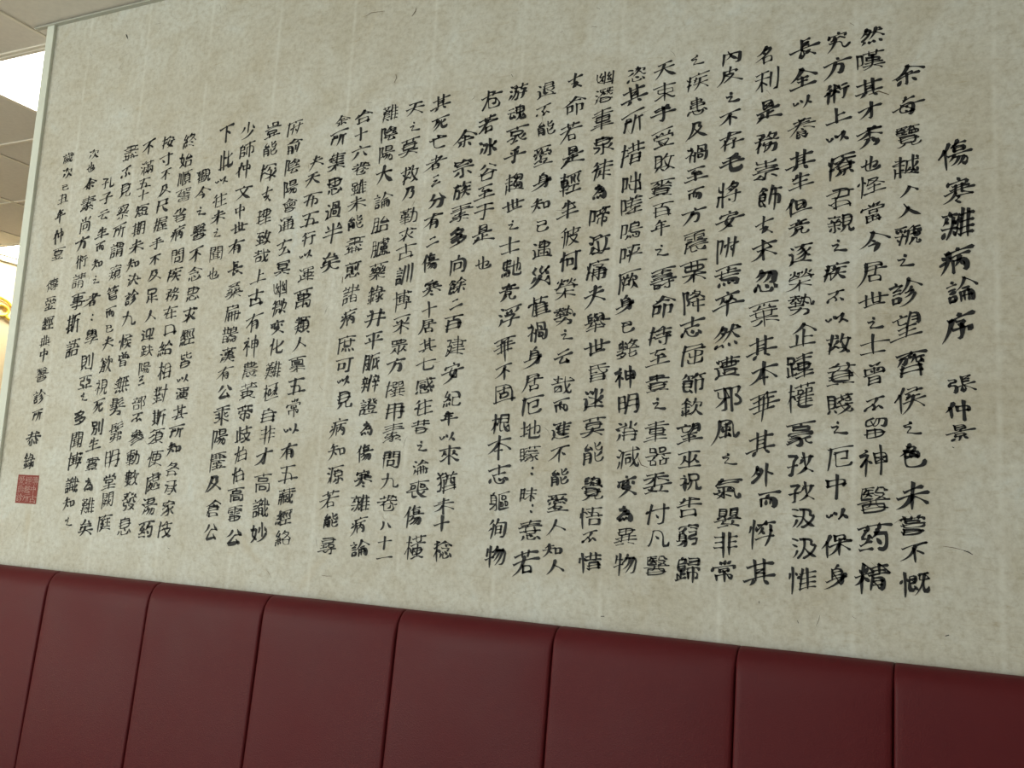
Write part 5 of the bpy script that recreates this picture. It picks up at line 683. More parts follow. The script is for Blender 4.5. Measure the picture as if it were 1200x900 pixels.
36264:[[36,12,38,78,37,108],[16,29,54,29],[81,12,77,13,76,20,70,25,70,44,101,44,103,32],[14,53,56,53],[74,20,118,21,116,50,113,55,102,55],[61,35,70,33],[87,30,87,43,83,51,76,56,75,68,68,75,67,81,69,92,101,93,103,80],[20,70,21,95,13,122],[66,58,82,60],[38,78,68,81],[20,95,30,105,37,107,40,113,57,118,117,119,126,116],[74,68,119,69,116,101,113,105,100,106],[86,78,86,91,82,100,75,105,64,107]],
36275:[[31,20,31,55],[31,20,108,20,107,55,70,55,31,55],[68,54,68,118],[37,72,35,93,19,119],[34,93,60,115,87,121,122,120],[66,84,112,84]],
36282:[[20,19,19,50],[20,19,50,19,50,49,38,51,19,50],[90,14,90,79,95,84,106,107,121,121],[36,50,36,110],[66,37,118,37],[18,70,19,114],[34,76,54,76],[62,70,122,70],[12,115,56,103],[91,79,76,105,56,121]],
36405:[[18,19,18,50],[18,19,47,19,47,49,36,50,18,50],[62,21,112,15,118,18],[89,18,89,122],[35,48,35,110],[58,36,122,36],[18,70,18,114],[64,52,64,84],[64,52,115,52,115,84,88,85,64,84],[34,76,50,76],[62,68,116,68],[12,116,52,105],[62,101,118,101],[56,120,122,120]],
36523:[[70,6,54,22],[44,26,42,80],[44,26,90,20,88,108,72,98],[46,42,86,38],[46,58,86,54],[20,82,98,70],[104,52,66,90,14,116]],
36544:[[41,11,35,14,33,28],[21,27,21,82],[21,27,52,27,52,80,50,84,52,87,52,118,50,121,38,122],[20,45,54,45],[68,24,122,23],[68,24,68,114,70,116,124,116],[20,62,54,62],[86,35,87,59],[86,35,111,35,112,59,87,59],[12,81,43,81,47,84,31,101,13,113],[79,72,79,101],[79,72,93,74,92,102,79,101],[105,72,105,101],[105,72,120,73,119,102,105,101]],
36629:[[34,12,34,124],[14,27,56,27],[16,46,17,82],[16,46,33,44,53,45,53,81,17,82],[64,20,122,20],[14,63,54,63],[76,31,66,48,66,54,76,73],[97,31,86,52,98,73],[119,31,108,52,119,73],[12,100,56,100],[68,86,120,86],[92,86,92,120],[60,120,124,120]],
36776:[[28,14,32,31],[14,30,48,30],[20,38,23,56],[75,14,73,86,67,103,59,116],[43,40,38,66],[100,14,106,31],[12,64,50,64],[61,38,57,72],[86,30,122,30],[31,64,29,103,23,115,16,122],[92,40,95,56],[14,87,48,87],[120,38,110,65],[86,64,124,64],[104,64,104,124],[86,91,122,91]],
36786:[[28,22,27,50],[28,22,106,21,110,23,109,50,52,50,27,50],[54,12,54,52],[26,36,112,36],[82,14,82,52],[27,64,120,64],[27,64,26,91,17,121],[40,78,108,78],[24,92,122,92],[46,90,46,120,74,115],[71,91,74,101,94,115,118,122,125,118],[111,90,111,100,90,112]],
36814:[[17,22,36,35],[78,16,56,23,54,27,54,86,63,86,78,79],[14,59,31,60,31,108],[88,23,117,24],[88,23,88,106],[117,24,117,85,115,90,104,91],[31,107,17,118],[31,107,62,120,103,121,122,119]],
36855:[[20,16,34,33],[50,19,54,20,63,40],[83,14,83,106],[12,57,31,58,31,108],[46,55,76,55,86,60,120,94],[114,20,103,41],[120,55,90,55,80,60,50,94],[30,105,50,117,69,121,117,120,127,115],[32,105,23,109,16,116,14,126]],
36864:[[20,19,35,35],[59,20,108,20],[59,20,58,97,84,93],[14,60,33,61,33,108],[58,39,110,39],[108,20,108,59],[58,59,108,59],[76,72,83,73,98,82,115,101],[32,105,49,115,69,119,118,118,128,112],[34,105,21,112,14,121],[117,68,98,83]],
36880:[[18,20,32,35],[46,20,120,20],[82,20,75,35,46,49],[14,60,31,61,31,108],[74,34,93,60,95,82,93,94,89,101,84,104,72,104],[84,49,58,67,48,69],[116,39,92,61],[95,66,63,88,50,94,44,93],[95,66,103,68,119,85],[30,105,59,118,105,119,126,115],[32,105,17,116,15,124]],
36890:[[18,20,35,37],[52,18,108,18,107,25,90,38],[67,30,92,37],[12,62,32,63,32,108],[55,46,55,104],[55,46,94,44,115,45,117,47,117,97,114,103,102,104],[91,36,91,46],[85,44,85,104],[54,64,118,64],[54,83,118,83],[31,105,61,119,118,119,127,114],[33,105,24,109,14,121]],
36914:[[18,18,29,29],[69,14,61,26,56,43,57,97,122,98],[89,17,93,31,91,38,91,100],[58,34,120,34],[14,63,31,64,31,110],[57,43,48,47,42,54],[56,55,116,55],[56,76,116,76],[17,126,18,117,32,108,53,117,72,120,122,118]],
36935:[[19,21,37,34],[56,17,56,51],[56,17,110,17,111,50,82,51,56,51],[83,16,82,90],[54,34,112,34],[14,59,31,60,31,108],[52,67,51,106],[52,67,113,67,116,70,115,105,112,107,96,105],[30,106,60,120,109,121,124,118],[32,106,17,117],[62,91,102,89],[97,78,105,95]],
36939:[[18,19,31,35],[48,34,48,19,50,17,116,17,119,19,119,34],[56,37,110,37],[14,65,32,66,32,106],[83,30,83,106],[55,52,54,80],[55,52,111,52,111,81,82,81,54,80],[52,66,114,66],[31,103,48,113,63,118,112,118,121,117,124,114],[46,96,120,96],[33,104,25,106,14,118]],
36942:[[20,15,36,32],[63,17,62,58],[63,17,103,17,106,19,106,58],[12,57,31,58,31,108],[60,35,85,35,85,58],[53,57,52,106],[53,57,113,57,116,59,116,98,114,104,104,105],[71,73,71,94],[71,73,96,73,95,93,71,94],[30,105,50,118,68,121,119,120,126,115],[32,106,23,108,14,119]],
36973:[[20,21,32,38],[42,22,122,22],[71,12,71,64],[92,12,92,64],[50,37,50,60],[50,37,54,35,111,35,114,38,114,50,112,62,52,62,50,60],[14,61,31,62,31,106],[48,49,116,49],[58,75,57,102],[58,75,105,75,107,77,107,90,107,102,105,104,60,104,57,102],[56,89,108,89],[30,103,47,114,60,118,99,119,124,117],[32,103,23,108,15,118]],
37034:[[16,21,70,21],[25,36,22,63,51,65,70,63],[55,20,55,114,53,121,38,122],[84,22,115,21,118,23],[84,22,84,124],[118,23,104,59],[54,64,29,96,16,109,8,109],[104,59,119,81,119,99,115,103,105,106,95,101]],
37096:[[42,12,45,30],[18,29,70,29],[28,38,34,55],[14,63,74,63],[88,22,115,21,118,23],[88,22,88,124],[64,37,54,64],[118,23,106,58],[24,84,67,84],[24,84,22,87,22,122],[106,58,118,79,118,98,116,102,110,104,98,102],[67,84,67,114,65,116,20,116]],
37291:[[21,17,68,16],[21,17,21,61,23,63,68,63],[37,14,37,30],[36,28,64,28],[38,27,30,34],[47,26,47,45],[28,41,66,41],[83,16,105,16],[83,16,80,28,75,33,75,38,78,40,109,40,108,47,99,58],[46,43,62,55],[48,42,41,52,32,57],[105,16,107,30,120,31],[12,75,124,75],[74,50,81,49,115,66],[27,88,28,119],[27,88,31,86,108,86,110,90,112,119,28,119],[58,74,56,94,46,99,36,99],[94,56,89,61,75,66],[79,74,81,98,112,99],[26,108,112,108]],
37319:[[22,24,106,16,115,20],[28,38,38,56],[64,35,68,51,74,54],[14,74,58,74,72,77,78,74,120,74],[110,33,96,56,90,61],[67,62,67,122],[66,76,35,105,18,115,12,114],[73,76,96,101,115,113,122,114]],
37325:[[26,20,67,20,106,15],[14,36,122,36],[67,18,67,120],[30,51,29,82],[30,51,105,51,107,53,107,66,107,82,104,84,32,84,29,82],[28,67,108,67],[24,100,114,100],[14,119,122,119]],
37636:[[39,13,35,14,34,21,13,43,12,49],[33,20,51,32],[16,40,23,46,48,46],[78,12,71,46],[34,44,34,114],[76,22,110,23,103,62],[14,68,52,68],[65,48,71,44,106,44],[18,82,21,102],[60,61,124,61],[50,81,45,100],[90,60,92,80,90,85,90,118,88,122,76,123],[68,75,75,86],[14,117,52,109],[91,80,103,87,105,96,122,113],[119,73,102,88],[92,95,82,97,61,109]],
38263:[[50,12,50,62],[52,16,86,12],[52,32,80,29],[52,46,80,43],[10,68,116,58],[48,66,46,108,66,92],[58,68,84,94,116,106],[90,72,74,84]],
38357:[[20,19,55,18],[20,19,20,124],[18,35,60,35],[55,18,58,21],[58,21,57,50],[18,51,57,50],[78,19,79,51],[78,19,114,18,117,20,116,120,108,122,102,119,92,100,84,94],[76,35,118,35],[38,59,42,66],[32,72,66,72,74,78],[61,58,58,74],[79,51,118,51],[50,70,48,105,37,119],[35,82,35,98],[79,59,73,81,65,84,65,98],[76,71,100,71,100,78,95,87],[35,98,65,98],[85,80,85,94,79,106,69,116,64,117]],
38468:[[19,19,41,19],[19,19,19,124],[43,21,35,53,43,71,44,83,42,92,33,96],[74,13,62,48,64,54,64,122],[111,14,111,115,109,121,96,122],[63,49,54,54,50,65],[78,43,124,43],[82,64,94,88]],
38477:[[18,19,41,19,44,21],[18,19,18,122],[44,21,34,51,45,72,45,85,40,92,32,92],[82,13,78,24],[70,31,86,49,92,49,114,61,126,60],[56,40,71,32,72,26,77,23,106,24,108,26,106,33,91,50],[50,60,57,63,65,61,87,48],[60,77,118,77],[91,66,91,124],[66,87,62,92,61,103,122,103]],
38512:[[18,20,41,19,44,21],[18,20,18,124],[44,21,35,52,45,73,45,84,42,91,32,93],[84,18,62,37,50,43],[84,18,121,43],[81,37,88,47],[58,56,112,55],[60,75,114,75],[104,55,99,75],[52,93,122,93],[76,93,74,101,64,111,63,119,112,116],[101,101,108,109,110,116,118,122]],
38525:[[18,20,41,19,44,21],[18,20,18,124],[44,21,35,52,45,73,45,84,42,91,32,93],[65,19,66,52],[65,19,111,18,112,36,111,52,66,52],[64,35,114,35],[52,67,124,67],[71,66,68,86],[50,98,66,84,117,84,114,119,109,123,102,123,96,119],[82,84,72,103,56,118],[100,82,97,98,82,120]],
38598:[[41,13,29,36,31,74,118,74],[36,25,40,27,114,27],[70,13,74,24,71,30,71,76],[30,36,14,46],[30,43,110,43],[30,58,110,58],[14,92,56,92,61,95,82,92,122,92],[67,84,67,124],[60,94,54,102,29,115,17,120,8,118],[77,93,82,101,92,108,115,118,126,117]],
38614:[[19,19,19,42],[19,19,53,18,54,41,38,43,19,42],[86,13,83,15,73,48,75,53,75,124],[36,42,36,114],[96,17,103,28,102,118],[17,61,56,61,74,48],[17,61,17,87,53,87,56,85],[76,38,122,38],[56,60,56,85],[74,64,120,64],[12,117,58,112],[54,99,60,120],[74,89,120,89],[74,116,122,116]],
38620:[[39,12,42,30],[14,28,64,28],[29,37,14,66],[86,14,76,48,78,54,78,122],[23,49,33,57],[51,38,48,52,40,63,41,115,39,121,30,122],[100,15,106,27],[47,51,54,55,61,64],[78,38,122,38],[14,82,64,82],[69,52,77,50],[104,36,104,118],[76,64,120,64],[25,94,15,115],[54,93,62,109,61,112],[76,89,122,89],[76,116,122,116]],
38627:[[25,12,26,35,48,35,52,32],[14,21,64,21],[52,12,52,32],[38,34,39,81,36,102,24,116,15,122],[17,49,17,63],[17,49,19,47,58,47,59,54,57,65,20,65,17,63],[85,14,76,47,78,53,78,122],[100,15,106,27],[78,38,122,38],[58,55,67,55,77,48],[16,80,62,80],[104,36,104,118],[12,95,64,95],[76,64,120,64],[35,102,59,118],[76,89,122,89],[76,116,122,116]],
38647:[[24,18,112,18],[18,36,18,56],[18,36,20,35,116,35,118,37,118,56],[67,18,67,68],[30,50,54,50],[28,65,54,65],[80,50,104,50],[29,81,29,119],[29,81,105,81,108,119,29,119],[80,65,108,65],[28,99,108,99],[67,80,67,120]],
38663:[[24,18,112,18],[67,18,67,58],[18,46,18,33,20,32,115,32,117,34,117,46],[30,44,54,44],[28,56,54,56],[26,69,118,69],[26,69,26,93,23,107,14,122],[80,44,106,44],[80,56,108,56],[40,81,112,81],[24,94,122,94],[45,92,45,120,78,116],[75,93,77,102,88,110,114,120,124,119],[118,102,109,103,96,113]],
38750:[[18,33,56,33],[54,14,54,124],[83,14,83,124],[20,62,56,62],[82,34,120,34],[16,91,56,91],[82,62,118,62],[82,92,122,92]],
38918:[[19,18,19,89,12,119,14,123],[37,26,37,106],[54,16,54,120],[68,19,122,19],[95,18,93,40],[73,40,74,99],[73,40,116,40,117,78,117,96,115,99,74,99],[72,59,118,59],[72,79,118,79],[84,110,64,123],[105,111,109,111,123,123]],
38920:[[44,16,21,35,12,36],[58,20,122,20],[89,18,87,40],[66,39,65,78,66,98],[66,39,117,40,116,98,66,98],[47,51,23,72,10,74],[64,59,118,59],[64,79,118,79],[54,86,48,89,24,114,17,118,10,117],[49,121,53,122,76,110],[101,111,106,111,123,123]],
39006:[[18,17,22,27],[38,14,38,64],[14,37,33,37,40,47,61,59],[59,16,50,28],[68,19,124,19],[94,18,92,40],[62,37,40,37,14,62],[75,40,74,60,75,99],[75,40,117,40,117,98,75,99],[14,86,62,86],[38,74,37,100,24,114,14,120],[72,59,120,59],[53,73,57,75],[72,79,120,79],[36,100,45,102,56,111],[58,121,66,121,84,109],[105,111,109,111,122,122,127,122]],
39080:[[28,16,26,76,2,114],[28,18,92,8,96,92,112,110,122,88],[78,26,46,36],[42,46,44,70],[42,48,80,42,76,66],[60,34,60,96],[46,70,78,64],[38,100,80,90],[74,80,86,98]],
39166:[[36,18,14,39],[36,18,55,35],[35,36,37,50],[79,12,76,30,65,50,71,58,71,108],[74,31,120,31],[49,50,49,85],[49,50,23,50,21,52,21,115,48,108],[20,67,52,67],[94,30,94,124],[70,58,117,58,117,99,116,105,108,106],[20,86,49,85],[44,97,52,118]],
39178:[[46,4,54,14],[80,4,70,16],[28,24,98,18],[36,38,90,33],[8,54,118,46],[62,16,56,56,14,84],[70,50,90,66,122,76],[58,60,68,66],[40,76,42,116,56,106],[42,76,84,72,82,92],[44,86,80,82],[44,96,82,92],[62,96,84,114],[92,94,76,104]],
39192:[[33,19,14,38,11,45],[33,19,40,21,53,37],[34,36,36,50],[23,50,47,50],[23,50,21,52,21,114,25,115,47,108],[94,14,93,19,63,42],[92,18,122,42],[47,50,48,84],[20,67,50,67],[72,51,112,51],[20,86,45,86,48,84],[93,50,93,114,91,121,80,123],[64,74,122,74],[44,97,50,116],[75,89,62,111],[110,89,122,112]],
39347:[[40,16,40,78],[18,38,56,38],[58,18,22,18,19,20,19,77,58,78,54,118,48,123,36,120],[76,24,76,111,78,118,82,121,117,121,123,109,119,102],[98,12,98,94],[18,58,56,58],[65,60,96,50,102,45,118,43,117,85,114,89,110,89],[17,92,12,118],[27,92,27,112],[36,90,39,108],[44,87,50,101,58,102]],
39640:[[14,27,120,27],[67,12,68,28],[36,40,36,59],[36,40,99,42,101,44,101,59,97,61,38,61,36,59],[22,75,21,124],[22,75,112,75,115,77,115,116,113,121,100,123],[46,90,44,93,44,112],[46,90,90,91,90,107,88,110,44,112]],
39651:[[29,18,70,17],[29,18,28,45,32,53,25,67],[26,28,66,28],[26,38,66,38],[14,49,74,49],[74,26,84,27,112,15],[18,68,62,63],[58,48,58,57,61,63,67,66,69,84],[80,45,100,41,116,32],[14,82,122,82],[82,65,104,60,120,51],[54,82,52,100,41,111,25,120,18,122,14,120],[50,100,102,100,101,115,98,120,93,122,74,121]],
39668:[[27,17,68,16],[27,17,26,44,29,50,26,58,21,62],[24,27,64,27],[24,37,64,37],[12,47,74,47],[78,23,81,24,116,14],[24,59,62,58],[59,46,61,58,68,63],[80,39,92,38,121,28],[22,74,108,74,110,76,110,87],[79,56,83,58,98,54,122,42],[54,72,53,98,48,109,35,119,26,122,18,121],[29,88,110,87],[29,88,24,101,20,103],[22,101,113,101,115,109,112,116,98,118],[84,72,84,124]],
39746:[[16,26,48,26],[12,55,52,55],[66,26,65,70],[66,26,114,26,115,50,114,71,65,70],[94,11,88,15,86,21,90,29,86,75,86,84,90,91,90,116,95,121,120,120,122,113,115,89],[30,54,19,97,50,92],[64,48,116,48],[42,74,54,101],[88,87,81,91,68,113,57,122],[110,81,102,101,118,100]],
40306:[[26,14,26,60],[14,31,60,31],[48,14,48,60],[92,12,90,26],[12,58,60,58],[72,26,89,24,113,26],[72,26,72,84,119,86,118,110,114,121,106,124,95,121],[70,40,114,40],[113,26,113,51,111,55,70,55],[20,95,54,95],[70,70,124,70],[20,115,52,115,60,120,65,115,69,98],[21,122,21,78,23,75,53,75,53,116],[82,100,83,116],[92,98,98,112],[103,94,109,104]],
40643:[[18,23,116,23],[45,14,45,37,48,39,91,39],[14,53,122,53],[91,14,91,39],[30,68,31,103],[30,68,107,69,106,102,66,102,31,103],[67,52,67,104],[28,85,108,85],[10,121,20,122,45,112],[47,102,45,112],[89,102,89,111,117,122,126,121]],
40778:[[14,24,122,24],[16,40,48,40,48,54,45,64,37,67,31,63],[67,14,69,26],[28,38,26,55,14,69],[57,34,60,40,66,43],[81,33,69,47,68,68],[89,44,111,37,120,38],[89,44,89,65,104,64,112,56],[34,76,34,96,24,118],[106,39,111,57,122,67],[32,84,104,84],[32,101,104,102],[103,76,103,124]]}.items()}   # brush strokes of each character, 128 unit box, y down
COLUMNS = [
("傷寒雜病論序",[(0.0096,1.8442),(0.0104,1.7805),(0.0073,1.7238),(0.0067,1.6585),(0.0127,1.6039),(0.0096,1.5444)]),
("張仲景",[(0.0113,1.4469),(0.0097,1.4058),(0.0093,1.3678)]),
("余每覽越r入虢之診望齊侯之色未嘗不慨",[(-0.0679,1.9981),(-0.0694,1.9396),(-0.0695,1.8878),(-0.0724,1.832),(-0.0656,1.7881),(-0.0684,1.7546),(-0.0699,1.709),(-0.0741,1.6623),(-0.0742,1.6068),(-0.0702,1.5471),(-0.065,1.4853),(-0.0652,1.4242),(-0.0653,1.3739),(-0.0628,1.3268),(-0.0617,1.2605),(-0.0644,1.2156),(-0.0594,1.1701),(-0.0583,1.1193)]),
("然嘆其才秀也怪當今居世之士曾b留神醫药精",[(-0.1273,2.0822),(-0.1344,2.0377),(-0.1314,1.9837),(-0.1298,1.9401),(-0.1297,1.8922),(-0.1281,1.8414),(-0.128,1.8021),(-0.1237,1.7534),(-0.1221,1.6992),(-0.1248,1.6458),(-0.1247,1.5942),(-0.1232,1.555),(-0.1245,1.5191),(-0.1216,1.4656),(-0.1215,1.414),(-0.1214,1.3761),(-0.1213,1.3181),(-0.1238,1.2549),(-0.1236,1.1925),(-0.1248,1.1236)]),
("究方術上以療君親之疾b以救貧賤之厄中以保身",[(-0.1843,2.0823),(-0.1869,2.0331),(-0.1865,1.9838),(-0.1847,1.9379),(-0.1844,1.8974),(-0.1797,1.8471),(-0.1793,1.7867),(-0.1789,1.7394),(-0.1829,1.6959),(-0.1884,1.6527),(-0.1851,1.6047),(-0.1834,1.5648),(-0.1817,1.5221),(-0.1771,1.4692),(-0.1795,1.4169),(-0.1806,1.3724),(-0.1788,1.3254),(-0.1812,1.2756),(-0.1809,1.225),(-0.1805,1.1747),(-0.1801,1.1221)]),
("長全以養其生但競逐榮勢企踵權豪孜孜汲汲惟",[(-0.2444,2.0775),(-0.2467,2.0193),(-0.2462,1.9743),(-0.2471,1.9233),(-0.2478,1.8613),(-0.2473,1.8223),(-0.2512,1.7759),(-0.2492,1.7373),(-0.2486,1.688),(-0.248,1.6406),(-0.2459,1.5951),(-0.2408,1.5406),(-0.2474,1.4839),(-0.2453,1.4305),(-0.2444,1.3641),(-0.2438,1.3118),(-0.2403,1.2631),(-0.2369,1.2192),(-0.2348,1.1684),(-0.2384,1.1147)]),
("名利是務崇飾q末忽棄其本華其外而悴其",[(-0.3126,2.0771),(-0.3118,2.0276),(-0.3091,1.9665),(-0.3112,1.9066),(-0.3118,1.8537),(-0.3047,1.8004),(-0.3114,1.7424),(-0.3106,1.6971),(-0.3081,1.6424),(-0.31,1.5806),(-0.3118,1.5162),(-0.3065,1.4694),(-0.3069,1.4107),(-0.3087,1.3434),(-0.3062,1.2905),(-0.2951,1.2444),(-0.3073,1.1888),(-0.3075,1.118)]),
("內皮之不存毛將安附焉卒然遭邪風之氣嬰非常",[(-0.3802,2.0866),(-0.3809,2.0486),(-0.3782,2.0017),(-0.3789,1.9608),(-0.3762,1.9146),(-0.3736,1.8705),(-0.3803,1.8143),(-0.3759,1.7608),(-0.3794,1.7085),(-0.3766,1.656),(-0.3753,1.601),(-0.3738,1.5384),(-0.3756,1.4829),(-0.3712,1.4277),(-0.3714,1.3685),(-0.3685,1.3145),(-0.3689,1.264),(-0.3661,1.2125),(-0.3696,1.1671),(-0.3684,1.1164)]),
("之疾患及禍至而方震栗降志屈節欽望巫祝告窮歸",[(-0.4464,2.0887),(-0.4452,2.0464),(-0.442,1.9918),(-0.4424,1.9469),(-0.4411,1.9003),(-0.4415,1.856),(-0.442,1.817),(-0.4425,1.7749),(-0.441,1.7245),(-0.441,1.6681),(-0.441,1.6121),(-0.4394,1.5566),(-0.4381,1.5096),(-0.4365,1.455),(-0.4368,1.4104),(-0.4385,1.3598),(-0.4387,1.3142),(-0.436,1.2738),(-0.4378,1.2273),(-0.4379,1.1781),(-0.436,1.1173)]),
("天束手受敗賫百年之壽命持至貴之重器委付凡醫",[(-0.5093,2.0811),(-0.5095,2.0349),(-0.5097,1.989),(-0.5097,1.938),(-0.5063,1.8889),(-0.5097,1.8374),(-0.5065,1.7941),(-0.507,1.7583),(-0.5053,1.7107),(-0.5018,1.6567),(-0.5,1.6033),(-0.503,1.5455),(-0.5032,1.5028),(-0.5049,1.4556),(-0.5018,1.4135),(-0.5034,1.3652),(-0.4985,1.319),(-0.5,1.2683),(-0.498,1.2119),(-0.4933,1.1686),(-0.4948,1.1191)]),
("恣其所措咄嗟嗚呼厥身已斃神明消減變為異物",[(-0.5689,2.0798),(-0.5707,2.035),(-0.5703,1.9794),(-0.5731,1.9141),(-0.5707,1.854),(-0.5707,1.8086),(-0.5687,1.7582),(-0.5686,1.71),(-0.57,1.6572),(-0.5715,1.6098),(-0.5664,1.5658),(-0.5663,1.5224),(-0.5658,1.466),(-0.5604,1.4166),(-0.5617,1.3644),(-0.5581,1.3144),(-0.5559,1.2599),(-0.5555,1.209),(-0.5556,1.168),(-0.5536,1.1179)]),
("幽潛重泉徒為啼泣痛夫舉世昏迷莫能覺悟b惜",[(-0.6358,2.0829),(-0.6378,2.0448),(-0.6374,1.9956),(-0.6332,1.9409),(-0.6346,1.8891),(-0.6343,1.8428),(-0.6356,1.7917),(-0.6349,1.7355),(-0.6362,1.6834),(-0.6356,1.6316),(-0.6331,1.5767),(-0.629,1.5239),(-0.6251,1.4767),(-0.6315,1.4249),(-0.6291,1.3718),(-0.625,1.3192),(-0.6255,1.254),(-0.6265,1.2006),(-0.6246,1.1606),(-0.6243,1.116)]),
("q命若是輕生彼何榮勢之云哉而進不能愛人知人",[(-0.699,2.0834),(-0.6984,2.0333),(-0.703,1.975),(-0.6968,1.925),(-0.7015,1.8675),(-0.7004,1.8098),(-0.6959,1.756),(-0.6952,1.7046),(-0.6997,1.6487),(-0.6988,1.5929),(-0.6948,1.5513),(-0.6962,1.5067),(-0.6971,1.4538),(-0.6949,1.4098),(-0.6962,1.3643),(-0.6938,1.3176),(-0.6914,1.2712),(-0.696,1.2233),(-0.6954,1.1775),(-0.6966,1.1319),(-0.6932,1.1014)]),
("退b能愛身知己遇災值禍身居厄地矇:昧:惷若",[(-0.7655,2.0766),(-0.7669,2.0298),(-0.7589,1.9896),(-0.7654,1.9329),(-0.7605,1.8772),(-0.7596,1.8261),(-0.7572,1.7824),(-0.7563,1.7319),(-0.757,1.6748),(-0.7574,1.6147),(-0.7565,1.5637),(-0.7591,1.5097),(-0.7599,1.4578),(-0.7611,1.4131),(-0.7601,1.3635),(-0.7611,1.316),(-0.7499,1.281),(-0.7584,1.2371),(-0.7458,1.2078),(-0.749,1.1679),(-0.7544,1.1035)]),
("游魂哀乎趨世之士馳競浮華不固根本志軀徇物",[(-0.8307,2.0825),(-0.8299,2.0348),(-0.8271,1.9871),(-0.8282,1.9403),(-0.8266,1.8804),(-0.8255,1.8284),(-0.825,1.788),(-0.8283,1.7462),(-0.8215,1.6985),(-0.8242,1.6463),(-0.8231,1.5961),(-0.8248,1.5287),(-0.8237,1.4811),(-0.8231,1.4391),(-0.8268,1.3765),(-0.8257,1.3282),(-0.8221,1.2702),(-0.8209,1.221),(-0.8213,1.1671),(-0.8217,1.1136)]),
("危若冰谷至于是也",[(-0.8929,2.0743),(-0.8953,2.0168),(-0.8941,1.967),(-0.8925,1.9117),(-0.8935,1.8647),(-0.893,1.8253),(-0.8917,1.7749),(-0.8874,1.7099)]),
("余宗族素多向餘二百建安紀年以來猶未十稔",[(-0.9492,1.9891),(-0.9512,1.9277),(-0.9498,1.8778),(-0.9503,1.8266),(-0.9528,1.774),(-0.9485,1.7138),(-0.9473,1.6673),(-0.9464,1.6267),(-0.9498,1.5883),(-0.9421,1.537),(-0.9423,1.4827),(-0.9423,1.4271),(-0.9454,1.386),(-0.9444,1.3452),(-0.94,1.3118),(-0.9439,1.2556),(-0.9442,1.2051),(-0.9455,1.1687),(-0.9417,1.1173)]),
("其死亡者三分有二傷寒十居其七感往昔之淪喪傷橫",[(-1.0152,2.082),(-1.014,2.0364),(-1.0172,1.9936),(-1.0179,1.9448),(-1.0148,1.9036),(-1.0116,1.8608),(-1.0143,1.8131),(-1.013,1.7672),(-1.0138,1.7218),(-1.0073,1.665),(-1.0101,1.6184),(-1.0114,1.5813),(-1.0082,1.5387),(-1.0095,1.502),(-1.01,1.4544),(-1.0106,1.409),(-1.0115,1.3675),(-1.0081,1.3245),(-1.007,1.2835),(-1.0095,1.2373),(-1.0112,1.1809),(-1.0083,1.1182)]),
("夭之莫救乃勤求古訓博采眾方撰用素問九卷八十一",[(-1.0828,2.0796),(-1.0815,2.0353),(-1.0911,1.9907),(-1.0838,1.9266),(-1.0802,1.883),(-1.0783,1.8321),(-1.0814,1.7897),(-1.0805,1.7511),(-1.0806,1.6993),(-1.0824,1.6423),(-1.078,1.5892),(-1.0805,1.5405),(-1.0812,1.4976),(-1.0835,1.4476),(-1.0796,1.4015),(-1.0799,1.354),(-1.0794,1.2976),(-1.0798,1.2525),(-1.0801,1.2059),(-1.0802,1.1578),(-1.0794,1.1241),(-1.0767,1.0926)]),
("難陰陽大論胎臚藥錄并平脈辨證為傷寒雜病論",[(-1.1478,2.0785),(-1.1482,2.0299),(-1.151,1.9839),(-1.1513,1.9338),(-1.1503,1.87),(-1.1503,1.8187),(-1.148,1.7656),(-1.1499,1.7112),(-1.1498,1.659),(-1.1473,1.6051),(-1.1473,1.5555),(-1.1476,1.5082),(-1.1478,1.4611),(-1.1477,1.4106),(-1.1434,1.3623),(-1.1451,1.3088),(-1.1445,1.2539),(-1.1486,1.2028),(-1.1463,1.1541),(-1.1418,1.1041)]),
("合十六卷雖未能盡愈諸病庶可以見病知源若能尋",[(-1.2194,2.0801),(-1.2225,2.0373),(-1.2211,1.9962),(-1.2173,1.9551),(-1.2179,1.9106),(-1.2189,1.8705),(-1.2171,1.8263),(-1.2171,1.7765),(-1.2166,1.7211),(-1.218,1.6624),(-1.2152,1.6077),(-1.2188,1.5498),(-1.2189,1.5018),(-1.2154,1.4655),(-1.2116,1.4256),(-1.2191,1.3614),(-1.2165,1.3109),(-1.2206,1.2605),(-1.2264,1.2048),(-1.2197,1.1592),(-1.2237,1.1078)]),
("余所集思過半矣",[(-1.2781,2.0756),(-1.2838,2.0347),(-1.2856,1.9791),(-1.2848,1.9215),(-1.2838,1.8622),(-1.281,1.8094),(-1.2814,1.7411)]),
("夫天布五行以運萬類人稟五常以有五藏經絡",[(-1.3418,1.9854),(-1.3474,1.9444),(-1.3472,1.8947),(-1.3473,1.8474),(-1.3473,1.8003),(-1.3479,1.7597),(-1.3457,1.715),(-1.3471,1.6588),(-1.343,1.5968),(-1.3457,1.5532),(-1.3479,1.506),(-1.3451,1.4569),(-1.3445,1.4063),(-1.3463,1.356),(-1.3483,1.3079),(-1.3479,1.2601),(-1.3471,1.2089),(-1.349,1.1616),(-1.3465,1.1167)]),
("府俞陰陽會通玄冥幽微變化難極自非才高識妙",[(-1.4161,2.079),(-1.4138,2.0339),(-1.4134,1.983),(-1.4128,1.9303),(-1.4105,1.8861),(-1.4156,1.8408),(-1.4146,1.7848),(-1.4141,1.7355),(-1.4162,1.6865),(-1.4138,1.6417),(-1.4134,1.5932),(-1.4134,1.549),(-1.4148,1.4952),(-1.4165,1.4436),(-1.4178,1.3904),(-1.4152,1.3454),(-1.4166,1.2928),(-1.4151,1.2368),(-1.4158,1.1792),(-1.4143,1.124)]),
